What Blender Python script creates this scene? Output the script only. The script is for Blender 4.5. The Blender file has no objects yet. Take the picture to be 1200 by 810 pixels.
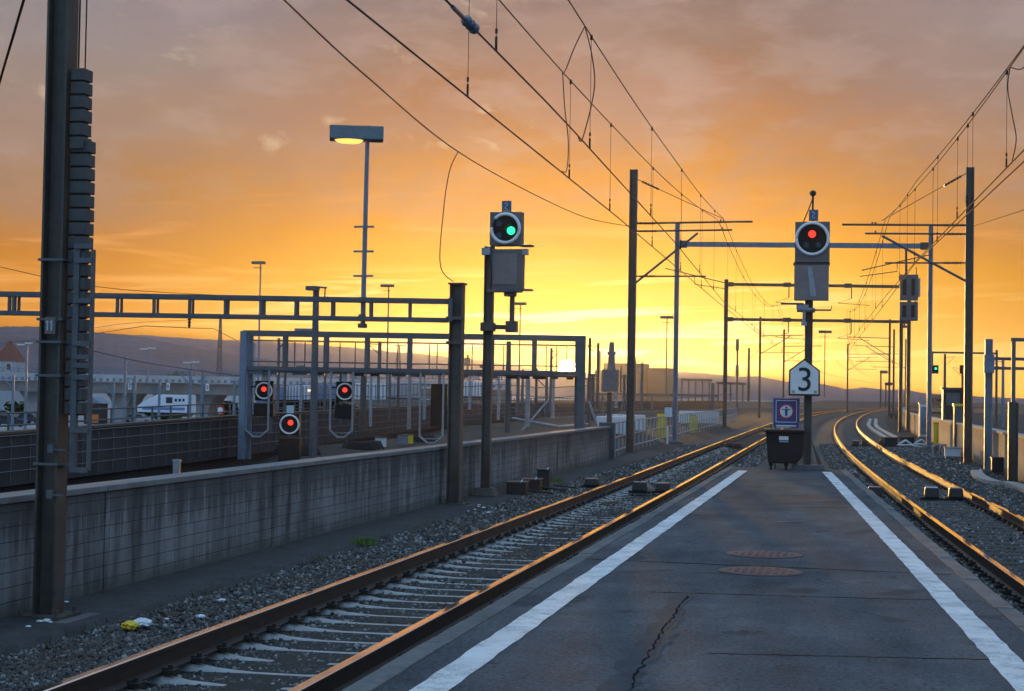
import bpy, bmesh, math, random
import numpy as np
from mathutils import Vector, Matrix
random.seed(7); rng = np.random.default_rng(11)
S = bpy.context.scene
COL = S.collection
R = math.radians

# ------------------------------------------------------------------ camera
EYE = 2.09                                   # above the ballast; rail heads are 0.18, platform 0.50
F = 1900.0 / 1200.0                          # focal length in picture widths
PSI, ROLL = math.atan(392 / 1900), 0.0165
PITCH = math.atan((467 - ROLL * 392 - 405) / 1900)
FW = Vector((-math.sin(PSI) * math.cos(PITCH), math.cos(PSI) * math.cos(PITCH), math.sin(PITCH)))
R0 = Vector((math.cos(PSI), math.sin(PSI), 0)); U0 = R0.cross(FW)
RT = R0 * math.cos(ROLL) + U0 * math.sin(ROLL)
UP = U0 * math.cos(ROLL) - R0 * math.sin(ROLL)
cam = bpy.data.objects.new('camera', bpy.data.cameras.new('camera')); COL.objects.link(cam)
cam.data.sensor_width = 36; cam.data.lens = 36 * F
cam.data.clip_start = 0.1; cam.data.clip_end = 30000
cam.matrix_world = Matrix(((RT.x, UP.x, -FW.x, 0), (RT.y, UP.y, -FW.y, 0), (RT.z, UP.z, -FW.z, EYE), (0, 0, 0, 1)))
S.camera = cam
CAM = Vector((0, 0, EYE))
# measuring helpers: survey points taken from the photograph (1200 x 810), turned into metres
def ray(x, y): return FW + RT * ((x - 600) / 1900) + UP * ((405 - y) / 1900)
def gz(x, y, z=0.0):
    d = ray(x, y); return CAM + d * ((z - EYE) / d.z)
def at(x, y, dep): return CAM + ray(x, y) * dep
def dep(p): return (Vector(p) - CAM).dot(FW)

# ------------------------------------------------------------------ sky, sun, exposure
SUN_AZ = math.atan2(ray(665, 430).x, ray(665, 430).y)     # from +Y towards +X (negative: left of the track)
SUN_EL = R(0.88)
SUN_DIR = Vector((math.sin(SUN_AZ) * math.cos(SUN_EL), math.cos(SUN_AZ) * math.cos(SUN_EL), math.sin(SUN_EL)))
w = bpy.data.worlds.new('World'); S.world = w; w.use_nodes = True
nt = w.node_tree; nt.nodes.clear()
class G:
    """tiny node-graph helper"""
    def __init__(s, nt): s.nt = nt
    def n(s, t, **k):
        o = s.nt.nodes.new(t)
        for a, b in k.items(): setattr(o, a, b)
        return o
    def l(s, a, b): s.nt.links.new(a, b)
    def put(s, sock, v):
        if hasattr(v, 'is_output') or isinstance(v, bpy.types.NodeSocket): s.l(v, sock)
        else: sock.default_value = v
    def m(s, op, a, b=0.0, c=None, clamp=False):
        o = s.n('ShaderNodeMath', operation=op); o.use_clamp = clamp
        s.put(o.inputs[0], a); s.put(o.inputs[1], b)
        if c is not None: s.put(o.inputs[2], c)
        return o.outputs[0]
    def mix(s, f, a, b, mode='MIX'):
        o = s.n('ShaderNodeMix', data_type='RGBA', blend_type=mode)
        s.put(o.inputs[0], f); s.put(o.inputs[6], a); s.put(o.inputs[7], b)
        return o.outputs[2]
    def ramp(s, f, stops, interp='LINEAR'):
        o = s.n('ShaderNodeValToRGB'); cr = o.color_ramp; cr.interpolation = interp
        while len(cr.elements) < len(stops): cr.elements.new(0.5)
        for e, (p, c) in zip(cr.elements, stops):
            e.position = p; e.color = tuple(c) + (1,) if hasattr(c, '__len__') else (c, c, c, 1)
        s.l(f, o.inputs[0]); return o.outputs[0]
    def mr(s, v, a, b, c, d, smooth=True):
        o = s.n('ShaderNodeMapRange'); o.interpolation_type = 'SMOOTHSTEP' if smooth else 'LINEAR'
        s.put(o.inputs[0], v)
        for i, q in enumerate((a, b, c, d)): s.put(o.inputs[1 + i], q)
        return o.outputs[0]
    def noise(s, vec, scale, detail=4, rough=0.55, dist=0.0):
        o = s.n('ShaderNodeTexNoise'); o.inputs['Scale'].default_value = scale
        o.inputs['Detail'].default_value = detail; o.inputs['Roughness'].default_value = rough
        o.inputs['Distortion'].default_value = dist
        if vec is not None: s.l(vec, o.inputs['Vector'])
        return o.outputs[0]
    def vec(s, x, y, z):
        o = s.n('ShaderNodeCombineXYZ')
        for i, q in enumerate((x, y, z)): s.put(o.inputs[i], q)
        return o.outputs[0]
g = G(nt)
tc = g.n('ShaderNodeTexCoord'); sx = g.n('ShaderNodeSeparateXYZ'); g.l(tc.outputs['Generated'], sx.inputs[0])
dx, dy, dz = sx.outputs
el = g.m('MULTIPLY', g.m('ARCSINE', dz), 180 / math.pi)                  # degrees above the horizon
az = g.m('MULTIPLY', g.m('SUBTRACT', g.m('ARCTAN2', dx, dy), SUN_AZ), 180 / math.pi)   # degrees right of the sun
cv = g.vec(g.m('MULTIPLY', az, 0.10), g.m('MULTIPLY', el, 0.22), 0.0)
warp = g.m('MULTIPLY', g.m('SUBTRACT', g.noise(cv, 1.3, 5), 0.5), 6.0)
elw = g.m('ADD', el, g.m('MULTIPLY', warp, g.mr(el, 1, 8, 0.1, 0.75)))
p = g.m('DIVIDE', elw, 60.0, clamp=True)
near = g.ramp(p, [(0.0, (.62, .28, .02)), (0.035, (.64, .42, .04)), (0.065, (.68, .37, .004)), (0.095, (.60, .225, .003)), (0.13, (.44, .17, .03)),
                  (0.17, (.285, .125, .08)), (0.21, (.17, .118, .115)), (0.25, (.16, .132, .158)), (0.36, (.24, .30, .40)), (0.5, (.33, .55, .84)), (0.8, (.39, .76, 1.20))])
far = g.ramp(p, [(0.0, (1.15, .54, .03)), (0.03, (.60, .225, .008)), (0.075, (.43, .145, .012)), (0.11, (.29, .145, .07)),
                 (0.15, (.26, .19, .165)), (0.19, (.235, .212, .225)), (0.25, (.22, .225, .305)), (0.36, (.25, .31, .42)), (0.5, (.33, .55, .84)), (0.8, (.39, .76, 1.20))])
azn = g.m('DIVIDE', az, 20.0)
side = g.mr(g.m('ABSOLUTE', g.m('ADD', az, -1.5)), 2.5, 20.0, 0.0, 1.0)
base = g.mix(side, near, far)
# dusk side of the sky, away from the sun: blue
back = g.mr(g.m('ABSOLUTE', az), 40, 120, 0, 1)
lowb = g.mix(g.mr(el, 0, 40, 0, 1), (.335, .58, .91, 1), (.39, .76, 1.20, 1))
base = g.mix(back, base, lowb)
# streaks of cloud lit from below close to the sun
st = g.noise(g.vec(g.m('MULTIPLY', az, 0.15), g.m('ADD', g.m('MULTIPLY', el, 2.3), g.m('MULTIPLY', az, -0.10)), 3.7), 1.0, 5, 0.5, 0.5)
stm = g.m('MULTIPLY', g.mr(st, 0.49, 0.60, 0, 1), g.m('MULTIPLY', g.mr(el, 0.6, 1.6, 0, 1), g.mr(el, 2.8, 4.6, 1, 0)))
stm = g.m('MULTIPLY', stm, g.mr(g.m('ABSOLUTE', az), 2.5, 13, 1.0, 0.12))
base = g.mix(g.m('MULTIPLY', stm, 0.9), base, (1.25, 1.0, .55, 1))
# darker orange bars lower on the right
st2 = g.noise(g.vec(g.m('MULTIPLY', az, 0.10), g.m('MULTIPLY', el, 0.95), 9.1), 1.0, 5, 0.55, 0.7)
bar = g.m('MULTIPLY', g.mr(st2, 0.5, 0.68, 0, 1), g.m('MULTIPLY', g.mr(el, 1, 2, 0, 1), g.mr(el, 4.5, 8, 1, 0)))
base = g.mix(g.m('MULTIPLY', bar, 0.55), base, (.80, .36, .10, 1))
# mauve mottling and a few bright wisps higher up
mo = g.noise(g.vec(g.m('MULTIPLY', az, 0.11), g.m('MULTIPLY', el, 0.30), 1.3), 1.0, 6, 0.6, 0.4)
base = g.mix(g.m('MULTIPLY', g.m('MULTIPLY', g.mr(mo, 0.42, 0.68, 0, 1), g.mr(el, 4, 8, 0, 1)), 0.62), base, (.29, .215, .22, 1), 'MIX')
mo2 = g.noise(g.vec(g.m('MULTIPLY', az, 0.30), g.m('MULTIPLY', el, 0.75), 5.3), 1.0, 5, 0.55, 0.15)
base = g.mix(g.m('MULTIPLY', g.m('MULTIPLY', g.mr(mo2, 0.48, 0.66, 0, 1), g.mr(el, 5, 9, 0, 1)), 0.26), base, (.40, .33, .33, 1), 'MIX')
base = g.mix(g.m('MULTIPLY', g.m('MULTIPLY', g.mr(mo2, 0.50, 0.34, 0, 1), g.mr(el, 4, 8, 0, 1)), 0.25), base, (.22, .165, .18, 1), 'MIX')
wi = g.noise(g.vec(g.m('MULTIPLY', az, 0.42), g.m('MULTIPLY', el, 0.85), 7.9), 1.0, 4, 0.5, 0.3)
wim = g.m('MULTIPLY', g.mr(wi, 0.61, 0.74, 0, 1), g.m('MULTIPLY', g.mr(el, 7, 9, 0, 1), g.m('MULTIPLY', g.mr(el, 20, 30, 1, 0), g.mr(az, -2, 0.5, 1, 0))))
base = g.mix(g.m('MULTIPLY', wim, 0.5), base, (.62, .50, .38, 1))
# sun disc and its glare in the thin cloud
sd = g.n('ShaderNodeVectorMath', operation='DOT_PRODUCT'); g.l(tc.outputs['Generated'], sd.inputs[0]); sd.inputs[1].default_value = SUN_DIR
ang = g.m('MULTIPLY', g.m('ARCCOSINE', g.m('MINIMUM', sd.outputs['Value'], 0.9999999)), 180 / math.pi)
gl = g.m('ADD', g.m('MULTIPLY', g.m('EXPONENT', g.m('MULTIPLY', ang, -1 / 0.5)), 2.5), g.m('MULTIPLY', g.m('EXPONENT', g.m('MULTIPLY', ang, -1 / 2.0)), 0.12))
glc = g.mix(1.0, (1.0, .56, .06, 1), gl, 'MULTIPLY')
base = g.mix(1.0, base, glc, 'ADD')
disc = g.mr(ang, 0.16, 0.36, 60.0, 0.0)
dcol = g.mix(1.0, (1.0, .72, .26, 1), disc, 'MULTIPLY')
base = g.mix(1.0, base, dcol, 'ADD')
# below the horizon: dull ground tone
base = g.mix(g.mr(el, -1.2, -0.2, 1, 0), base, (.16, .13, .12, 1))
bg = g.n('ShaderNodeBackground'); g.l(base, bg.inputs[0]); bg.inputs[1].default_value = 1.0
sky = g.n('ShaderNodeTexSky'); sky.sky_type = 'NISHITA'; sky.sun_disc = False
sky.sun_elevation = SUN_EL; sky.sun_rotation = SUN_AZ; sky.air_density = 1.5; sky.dust_density = 2.0
bg2 = g.n('ShaderNodeBackground'); g.l(sky.outputs[0], bg2.inputs[0]); bg2.inputs[1].default_value = 0.02
ad = g.n('ShaderNodeAddShader'); g.l(bg.outputs[0], ad.inputs[0]); g.l(bg2.outputs[0], ad.inputs[1])
out = g.n('ShaderNodeOutputWorld'); g.l(ad.outputs[0], out.inputs['Surface'])
w.cycles.sampling_method = 'MANUAL'; w.cycles.sample_map_resolution = 2048
sl = bpy.data.lights.new('sun', 'SUN'); sl.energy = 4.0; sl.angle = R(0.5); sl.color = (1.0, .55, .15)
so = bpy.data.objects.new('sun', sl); COL.objects.link(so)
so.rotation_euler = SUN_DIR.to_track_quat('Z', 'Y').to_euler()
S.view_settings.view_transform = 'Standard'; S.view_settings.look = 'None'
S.view_settings.exposure = 0.0; S.view_settings.gamma = 1.0
S.cycles.use_denoising = True
try: S.cycles.denoiser = 'OPENIMAGEDENOISE'
except Exception: pass
S.cycles.max_bounces = 6; S.cycles.volume_bounces = 0; S.cycles.transparent_max_bounces = 8
S.cycles.sample_clamp_indirect = 4.0; S.cycles.caustics_reflective = False

# ------------------------------------------------------------------ materials
def mat(name, col, rough=0.7, metal=0.0, var=0.25, scale=6.0, bump=0.0, bscale=40.0, emit=None, es=1.0, spec=None, coords='Object', stretch=(1, 1, 1)):
    m = bpy.data.materials.new(name); m.use_nodes = True; nt = m.node_tree; b = nt.nodes['Principled BSDF']; g = G(nt)
    tc = g.n('ShaderNodeTexCoord'); mp = g.n('ShaderNodeMapping'); g.l(tc.outputs[coords], mp.inputs[0]); mp.inputs['Scale'].default_value = stretch
    v = mp.outputs[0]
    if var > 0:
        n1 = g.noise(v, scale, 6, 0.6); n2 = g.noise(v, scale * 7.3, 3, 0.5)
        f = g.m('ADD', g.m('MULTIPLY', n1, 0.7), g.m('MULTIPLY', n2, 0.3))
        lo = tuple(c * (1 - var) for c in col) + (1,); hi = tuple(min(1, c * (1 + var)) for c in col) + (1,)
        g.l(g.mix(g.mr(f, 0.33, 0.67, 0, 1, False), lo, hi), b.inputs['Base Color'])
        g.l(g.mr(n1, 0.3, 0.7, max(0.02, rough - 0.1), min(1, rough + 0.1), False), b.inputs['Roughness'])
    else:
        b.inputs['Base Color'].default_value = tuple(col) + (1,); b.inputs['Roughness'].default_value = rough
    b.inputs['Metallic'].default_value = metal
    if spec is not None: b.inputs['Specular IOR Level'].default_value = spec
    if bump > 0:
        bp = g.n('ShaderNodeBump'); bp.inputs['Strength'].default_value = bump; bp.inputs['Distance'].default_value = 0.01
        g.l(g.noise(v, bscale, 5, 0.6), bp.inputs['Height']); g.l(bp.outputs[0], b.inputs['Normal'])
    if emit:
        b.inputs['Emission Color'].default_value = tuple(emit) + (1,); b.inputs['Emission Strength'].default_value = es
    return m
M = {}
M['steel_dark'] = mat('weathered brown steel', (.11, .095, .085), .55, .35, .35, 3, .2, 60)
M['mast_grey'] = mat('grey mast paint, dirty', (.082, .072, .06), .55, .2, .35, 1.6, .2, 50)
M['galv'] = mat('galvanised steel', (.30, .33, .36), .48, .6, .22, 5, .05)
M['galv_dull'] = mat('dull galvanised steel', (.12, .13, .14), .6, .4, .25, 5, .05)
M['galv_blue'] = mat('blue grey painted steel', (.17, .22, .28), .55, .2, .25, 4)
M['wire'] = mat('catenary wire', (.020, .017, .016), .9, 0, .1, 3)
M['porcelain'] = mat('brown porcelain', (.055, .035, .03), .3, 0, .2, 9)
M['insul_blue'] = mat('grey blue insulator', (.10, .13, .18), .35, 0, .2, 9)
M['dark_box'] = mat('dark painted metal', (.028, .026, .027), .5, .1, .3, 6, .1)
M['sig_case'] = mat('veiled grey signal case', (.16, .13, .12), .6, .05, .22, 4, .05)  # grey lightened and warmed: lens veiling put into the base colour
M['sig_case2'] = mat('veiled brown grey signal panel', (.24, .19, .175), .65, .0, .2, 4)  # the warm brown carries the lens veiling, painted into the panel colour
M['sig_face'] = mat('black signal face', (.016, .014, .014), .85, 0, .2, 8)
M['white_ring'] = mat('white enamel ring', (.86, .86, .86), .5, 0, .06, 8)
M['white_paint'] = mat('white paint', (.78, .78, .76), .55, 0, .08, 5)
M['white_dull'] = mat('dull white sheet', (.62, .64, .66), .6, 0, .12, 3)
M['black_paint'] = mat('black paint', (.012, .012, .013), .5, 0, .1, 8)
M['sign_blue'] = mat('blue sign enamel', (.045, .055, .22), .4, 0, .12, 6)
M['plate_blue'] = mat('blue number plate', (.05, .13, .22), .4, 0, .15, 12)
M['plate_pale'] = mat('pale plate mark', (.45, .55, .60), .5, 0, .1, 8)
M['red_paint'] = mat('red paint', (.42, .035, .035), .45, 0, .1, 8)
M['tan'] = mat('tan fixing', (.45, .34, .18), .6, 0, .2, 9)
M['red_lamp'] = mat('red signal lamp', (.3, .01, .01), .3, 0, 0, emit=(1.0, .045, .02), es=1.5)
M['green_lamp'] = mat('green signal lamp', (.02, .3, .2), .3, 0, 0, emit=(.03, .95, .42), es=1.6)
M['warm_lamp'] = mat('lit lamp glass', (.8, .6, .3), .3, 0, 0, emit=(1.0, .62, .12), es=1.5)
M['lamp_house'] = mat('blue grey lamp housing', (.16, .21, .24), .5, .2, .2, 3)
M['bin_brown'] = mat('dark brown plastic', (.016, .010, .009), .75, 0, .3, 3, .08)
M['rubber'] = mat('rubber', (.02, .02, .02), .7, 0, .1, 9)
M['concrete_light'] = mat('pale concrete', (.33, .32, .30), .85, 0, .25, 2.5, .3, 30, coords='Object')
M['concrete_dark'] = mat('dirty concrete', (.11, .105, .105), .85, 0, .35, 1.2, .3, 25)
M['kerb_stone'] = mat('worn kerb stone', (.15, .148, .145), .9, 0, .35, 2.2, .4, 40, spec=.1)
M['coping_grey'] = mat('weathered coping', (.17, .17, .17), .85, 0, .3, 2.5, .3, 30)
M['stain_strip'] = mat('dirty paved strip', (.036, .036, .037), .9, 0, .65, 2.6, .6, 26)
M['weight'] = mat('cast counterweight', (.085, .085, .082), .75, .1, .3, 9, .2, 50)
M['yellow'] = mat('yellow plastic', (.70, .50, .03), .5, 0, .15, 8)
M['orange'] = mat('orange plastic', (.65, .18, .03), .5, 0, .15, 8)
M['paper'] = mat('white paper', (.75, .76, .8), .7, 0, .1, 9)
M['foliage'] = mat('green leaves', (.055, .10, .03), .6, 0, .4, 30)
M['weed_green'] = mat('weed leaves', (.10, .17, .035), .6, 0, .35, 20)
M['bark'] = mat('bark', (.06, .045, .035), .9, 0, .3, 9)
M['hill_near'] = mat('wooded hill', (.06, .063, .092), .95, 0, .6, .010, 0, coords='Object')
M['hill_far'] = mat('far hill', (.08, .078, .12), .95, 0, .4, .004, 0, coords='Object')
M['roof_red'] = mat('red roof tiles', (.17, .055, .04), .8, 0, .25, 1.2)
M['house_wall'] = mat('pale house wall', (.36, .38, .42), .8, 0, .15, 1.0)
M['glass_dark'] = mat('dark window glass', (.02, .025, .03), .12, 0, 0)
M['factory'] = mat('factory cladding', (.13, .105, .10), .8, 0, .15, .2)
M['viaduct'] = mat('viaduct concrete', (.42, .42, .43), .85, 0, .2, .15)
M['girder'] = mat('viaduct girder', (.23, .21, .20), .85, 0, .25, .2)
M['train_white'] = mat('white train paint', (.70, .74, .80), .4, 0, .08, .5)
M['train_blue'] = mat('blue train paint', (.12, .20, .42), .4, 0, .1, .5)
M['car_dark'] = mat('dark car paint', (.03, .035, .045), .3, .2, .1, 2)
M['car_white'] = mat('white car paint', (.70, .72, .75), .35, 0, .06, 2)
M['car_silver'] = mat('silver car paint', (.35, .37, .40), .35, .5, .06, 2)
M['embank'] = mat('brown embankment', (.085, .060, .045), .95, 0, .45, .25, .4, 3)
M['mesh_wall'] = mat('dark lineside wall', (.048, .045, .050), .85, 0, .45, .8, .2, 10)
M['yard'] = mat('yard ground', (.30, .31, .33), .9, 0, .35, .06, .3, 2)
M['wood'] = mat('old wood', (.20, .13, .08), .8, 0, .3, 5)
M['manhole'] = mat('rusty cast iron cover', (.165, .085, .072), .8, .0, .3, 9, .5, 60)
M['manhole_ring'] = mat('iron frame ring', (.09, .055, .05), .6, .3, .3, 9)

def special(name):
    m = bpy.data.materials.new(name); m.use_nodes = True; return m, G(m.node_tree), m.node_tree.nodes['Principled BSDF']
def pos_xyz(g):
    ge = g.n('ShaderNodeNewGeometry'); s = g.n('ShaderNodeSeparateXYZ'); g.l(ge.outputs['Position'], s.inputs[0]); return ge.outputs['Position'], s.outputs

m, g, b = special('viaduct parapet with blue panels'); M['parapet'] = m
P, (X, Y, Z) = pos_xyz(g)
fr = g.m('FRACT', g.m('MULTIPLY', X, 1.1)); pan = g.m('MULTIPLY', g.m('LESS_THAN', fr, 0.46), g.m('MULTIPLY', g.m('GREATER_THAN', Z, 2.78), g.m('LESS_THAN', Z, 3.22)))
g.l(g.mix(pan, g.mix(g.mr(g.noise(P, .3), .35, .65, 0, 1), (.36, .36, .37, 1), (.50, .50, .50, 1)), (.16, .20, .26, 1)), b.inputs['Base Color']); b.inputs['Roughness'].default_value = .85
# asphalt of the platform: aggregate, tar patches, dirt along the edges of old repairs
m, g, b = special('platform asphalt'); M['asphalt'] = m
P, (X, Y, Z) = pos_xyz(g)
agg = g.noise(P, 160, 3, 0.7); big = g.noise(P, 0.55, 6, 0.62, 0.5); mid = g.noise(P, 3.2, 6, 0.65)
strk = g.noise(g.vec(g.m('MULTIPLY', X, 2.2), g.m('MULTIPLY', Y, 0.35), 0.0), 1.0, 6, 0.65)
f = g.m('ADD', g.m('ADD', g.m('MULTIPLY', big, 0.42), g.m('MULTIPLY', mid, 0.26)), g.m('MULTIPLY', strk, 0.32))
c = g.ramp(f, [(0.36, (.042, .045, .050)), (0.46, (.074, .078, .085)), (0.54, (.097, .101, .108)), (0.64, (.150, .155, .163))])
c = g.mix(g.mr(agg, 0.3, 0.7, 0, 1, False), g.mix(1.0, c, (.72, .72, .72, 1), 'MULTIPLY'), g.mix(1.0, c, (1.35, 1.35, 1.35, 1), 'MULTIPLY'))
spk = g.noise(P, 30, 5, 0.8)
c = g.mix(g.mr(spk, 0.53, 0.66, 0, .7), c, (.19, .195, .20, 1)); c = g.mix(g.mr(spk, 0.47, 0.35, 0, .85), c, (.020, .021, .023, 1))
gum = g.n('ShaderNodeTexVoronoi'); gum.inputs['Scale'].default_value = 1.7; g.l(P, gum.inputs['Vector'])
c = g.mix(g.mr(gum.outputs['Distance'], 0.05, 0.075, .6, 0), c, (.03, .03, .032, 1))
tar = g.mr(g.noise(P, 0.85, 4, 0.5, 1.2), 0.62, 0.655, 0, 1)
c = g.mix(g.m('MULTIPLY', tar, 0.55), c, (.045, .044, .046, 1))
g.l(c, b.inputs['Base Color']); g.l(g.mr(mid, 0.3, 0.7, 0.75, 0.95, False), b.inputs['Roughness']); b.inputs['Specular IOR Level'].default_value = 0.03
bp = g.n('ShaderNodeBump'); bp.inputs['Strength'].default_value = 0.4; bp.inputs['Distance'].default_value = 0.0012
g.l(g.m('ADD', agg, g.m('MULTIPLY', mid, 1.2)), bp.inputs['Height']); g.l(bp.outputs[0], b.inputs['Normal'])

# worn white line
m, g, b = special('worn white line paint'); M['line'] = m
P, (X, Y, Z) = pos_xyz(g)
n1 = g.noise(P, 5, 6, 0.7); n2 = g.noise(P, 90, 4, 0.7)
wear = g.mr(g.m('ADD', g.m('MULTIPLY', n1, 0.55), g.m('MULTIPLY', n2, 0.45)), 0.47, 0.60, 0, 1)
c = g.mix(g.mr(g.noise(P, 1.3, 5, 0.6), 0.35, 0.65, 0, 1, False), (.60, .60, .60, 1), (.78, .78, .77, 1))
g.l(g.mix(g.m('MULTIPLY', wear, 0.65), c, (.20, .20, .20, 1)), b.inputs['Base Color']); b.inputs['Roughness'].default_value = 0.65
bp = g.n('ShaderNodeBump'); bp.inputs['Strength'].default_value = 0.3; bp.inputs['Distance'].default_value = 0.004
g.l(n2, bp.inputs['Height']); g.l(bp.outputs[0], b.inputs['Normal'])

# concrete retaining walls: courses of shuttering marks and rain streaks
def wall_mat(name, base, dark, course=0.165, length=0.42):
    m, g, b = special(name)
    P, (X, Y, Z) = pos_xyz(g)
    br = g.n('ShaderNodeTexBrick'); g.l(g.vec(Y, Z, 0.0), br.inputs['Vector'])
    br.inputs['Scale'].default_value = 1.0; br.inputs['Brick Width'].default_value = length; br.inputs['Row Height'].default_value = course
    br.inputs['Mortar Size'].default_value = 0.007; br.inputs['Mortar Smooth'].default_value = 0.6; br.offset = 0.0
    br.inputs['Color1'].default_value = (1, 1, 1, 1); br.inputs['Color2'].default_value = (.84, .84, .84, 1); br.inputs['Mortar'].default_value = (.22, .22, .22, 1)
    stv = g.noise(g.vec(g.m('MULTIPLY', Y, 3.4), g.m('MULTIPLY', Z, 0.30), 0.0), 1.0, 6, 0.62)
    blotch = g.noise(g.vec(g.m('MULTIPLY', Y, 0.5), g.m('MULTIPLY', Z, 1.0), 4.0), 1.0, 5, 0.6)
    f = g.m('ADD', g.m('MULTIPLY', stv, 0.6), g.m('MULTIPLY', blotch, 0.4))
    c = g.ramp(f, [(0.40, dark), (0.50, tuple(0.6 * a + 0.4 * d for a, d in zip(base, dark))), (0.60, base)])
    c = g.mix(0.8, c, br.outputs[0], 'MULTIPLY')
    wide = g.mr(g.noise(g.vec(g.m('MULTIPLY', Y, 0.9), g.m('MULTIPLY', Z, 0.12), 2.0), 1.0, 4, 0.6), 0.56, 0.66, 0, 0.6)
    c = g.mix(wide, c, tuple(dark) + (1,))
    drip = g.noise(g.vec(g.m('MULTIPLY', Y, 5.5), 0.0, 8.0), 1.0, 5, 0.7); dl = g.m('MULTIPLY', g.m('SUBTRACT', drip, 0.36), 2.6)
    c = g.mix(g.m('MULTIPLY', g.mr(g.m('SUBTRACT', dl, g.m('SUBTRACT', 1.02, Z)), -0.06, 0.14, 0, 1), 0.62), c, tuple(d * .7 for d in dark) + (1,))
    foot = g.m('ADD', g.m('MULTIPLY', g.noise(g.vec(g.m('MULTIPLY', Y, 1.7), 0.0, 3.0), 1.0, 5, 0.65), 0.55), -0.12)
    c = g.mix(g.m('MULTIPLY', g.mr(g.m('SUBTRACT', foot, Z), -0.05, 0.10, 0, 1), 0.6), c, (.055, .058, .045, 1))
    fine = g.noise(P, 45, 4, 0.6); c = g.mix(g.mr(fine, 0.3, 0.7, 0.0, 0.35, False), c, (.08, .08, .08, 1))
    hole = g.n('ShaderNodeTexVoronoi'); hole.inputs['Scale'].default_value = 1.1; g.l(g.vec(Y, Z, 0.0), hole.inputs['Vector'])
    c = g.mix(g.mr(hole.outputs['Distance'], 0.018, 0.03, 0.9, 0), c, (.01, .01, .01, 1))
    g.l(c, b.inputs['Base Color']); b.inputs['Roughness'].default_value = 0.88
    bp = g.n('ShaderNodeBump'); bp.inputs['Strength'].default_value = 0.5; bp.inputs['Distance'].default_value = 0.01
    g.l(g.m('ADD', g.m('MULTIPLY', fine, 0.5), br.outputs['Fac']), bp.inputs['Height']); bp.invert = True
    g.l(bp.outputs[0], b.inputs['Normal'])
    return m
M['wall_left'] = wall_mat('stained board marked concrete', (.30, .30, .30), (.05, .05, .05), .135, .55)
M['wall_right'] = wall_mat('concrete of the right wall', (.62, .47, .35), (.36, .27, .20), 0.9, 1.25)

# ballast
m, g, b = special('ballast bed'); M['ballast'] = m
P, (X, Y, Z) = pos_xyz(g)
vo = g.n('ShaderNodeTexVoronoi'); vo.inputs['Scale'].default_value = 17; g.l(P, vo.inputs['Vector'])
vb = g.n('ShaderNodeSeparateColor'); g.l(vo.outputs['Color'], vb.inputs[0])
c = g.mix(vb.outputs[0], (.035, .033, .032, 1), (.13, .125, .12, 1))
c = g.mix(g.mr(vo.outputs['Distance'], 0.35, 0.75, 0, 0.85), c, (.02, .02, .02, 1))
c = g.mix(g.mr(g.noise(P, 0.4, 4), 0.4, 0.65, 0, 0.5), c, (.075, .055, .045, 1))
g.l(c, b.inputs['Base Color']); b.inputs['Roughness'].default_value = 0.9
bp = g.n('ShaderNodeBump'); bp.inputs['Strength'].default_value = 1.0; bp.inputs['Distance'].default_value = 0.03; bp.invert = True
g.l(vo.outputs['Distance'], bp.inputs['Height']); g.l(bp.outputs[0], b.inputs['Normal'])
m, g, b = special('ballast stone'); M['stone'] = m
at_ = g.n('ShaderNodeAttribute', attribute_name='tint')
P, _ = pos_xyz(g)
c = g.ramp(at_.outputs['Fac'], [(0, (.022, .021, .02)), (0.45, (.06, .057, .055)), (0.8, (.16, .155, .15)), (1.0, (.42, .41, .40))])
c = g.mix(g.mr(g.noise(P, 60, 3), 0.35, 0.7, 0.0, 0.5), c, (.07, .062, .056, 1))
c = g.mix(g.mr(g.noise(P, 0.9, 5, 0.6), 0.46, 0.66, 0, .7), c, (.085, .058, .042, 1)); c = g.mix(g.mr(g.noise(P, 0.5, 5, 0.6), 0.42, 0.30, 0, .7), c, (.022, .02, .02, 1))
g.l(c, b.inputs['Base Color']); b.inputs['Roughness'].default_value = 0.8

# open ground: fields right, yard left, seen a long way off
m, g, b = special('open ground'); M['ground'] = m
P, (X, Y, Z) = pos_xyz(g)
n1 = g.noise(g.vec(g.m('MULTIPLY', X, 0.02), g.m('MULTIPLY', Y, 0.008), 0.0), 1.0, 6, 0.6); n2 = g.noise(P, 0.5, 5, 0.6)
dark = g.mix(g.mr(n1, 0.35, 0.65, 0, 1, False), (.014, .012, .010, 1), (.045, .038, .03, 1))
pale = g.mix(g.mr(n2, 0.3, 0.7, 0, 1, False), (.17, .17, .175, 1), (.33, .33, .34, 1))
g.l(g.mix(g.mr(X, -31, -24, 1, 0), dark, pale), b.inputs['Base Color']); b.inputs['Roughness'].default_value = 0.95
bp = g.n('ShaderNodeBump'); bp.inputs['Strength'].default_value = 0.4; g.l(n2, bp.inputs['Height']); g.l(bp.outputs[0], b.inputs['Normal'])

# rails: polished running surface, rusty sides
M['rail_top'] = mat('polished rail head', (.95, .86, .74), .10, 1.0, 0, 3, 0, 25, stretch=(1, .15, 1))
M['rail_side'] = mat('rusty rail side', (.040, .025, .018), .50, .25, .30, 2.0, .05, 40, spec=.7)
M['sleeper_steel'] = mat('dusty steel sleeper', (.36, .355, .35), .55, .3, .35, 6, .2, 40)
M['sleeper_dark'] = mat('tarred sleeper', (.07, .06, .055), .75, 0, .35, 6, .3, 40)
M['clip'] = mat('rail clip', (.035, .028, .024), .6, .3, .3, 20)

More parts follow.
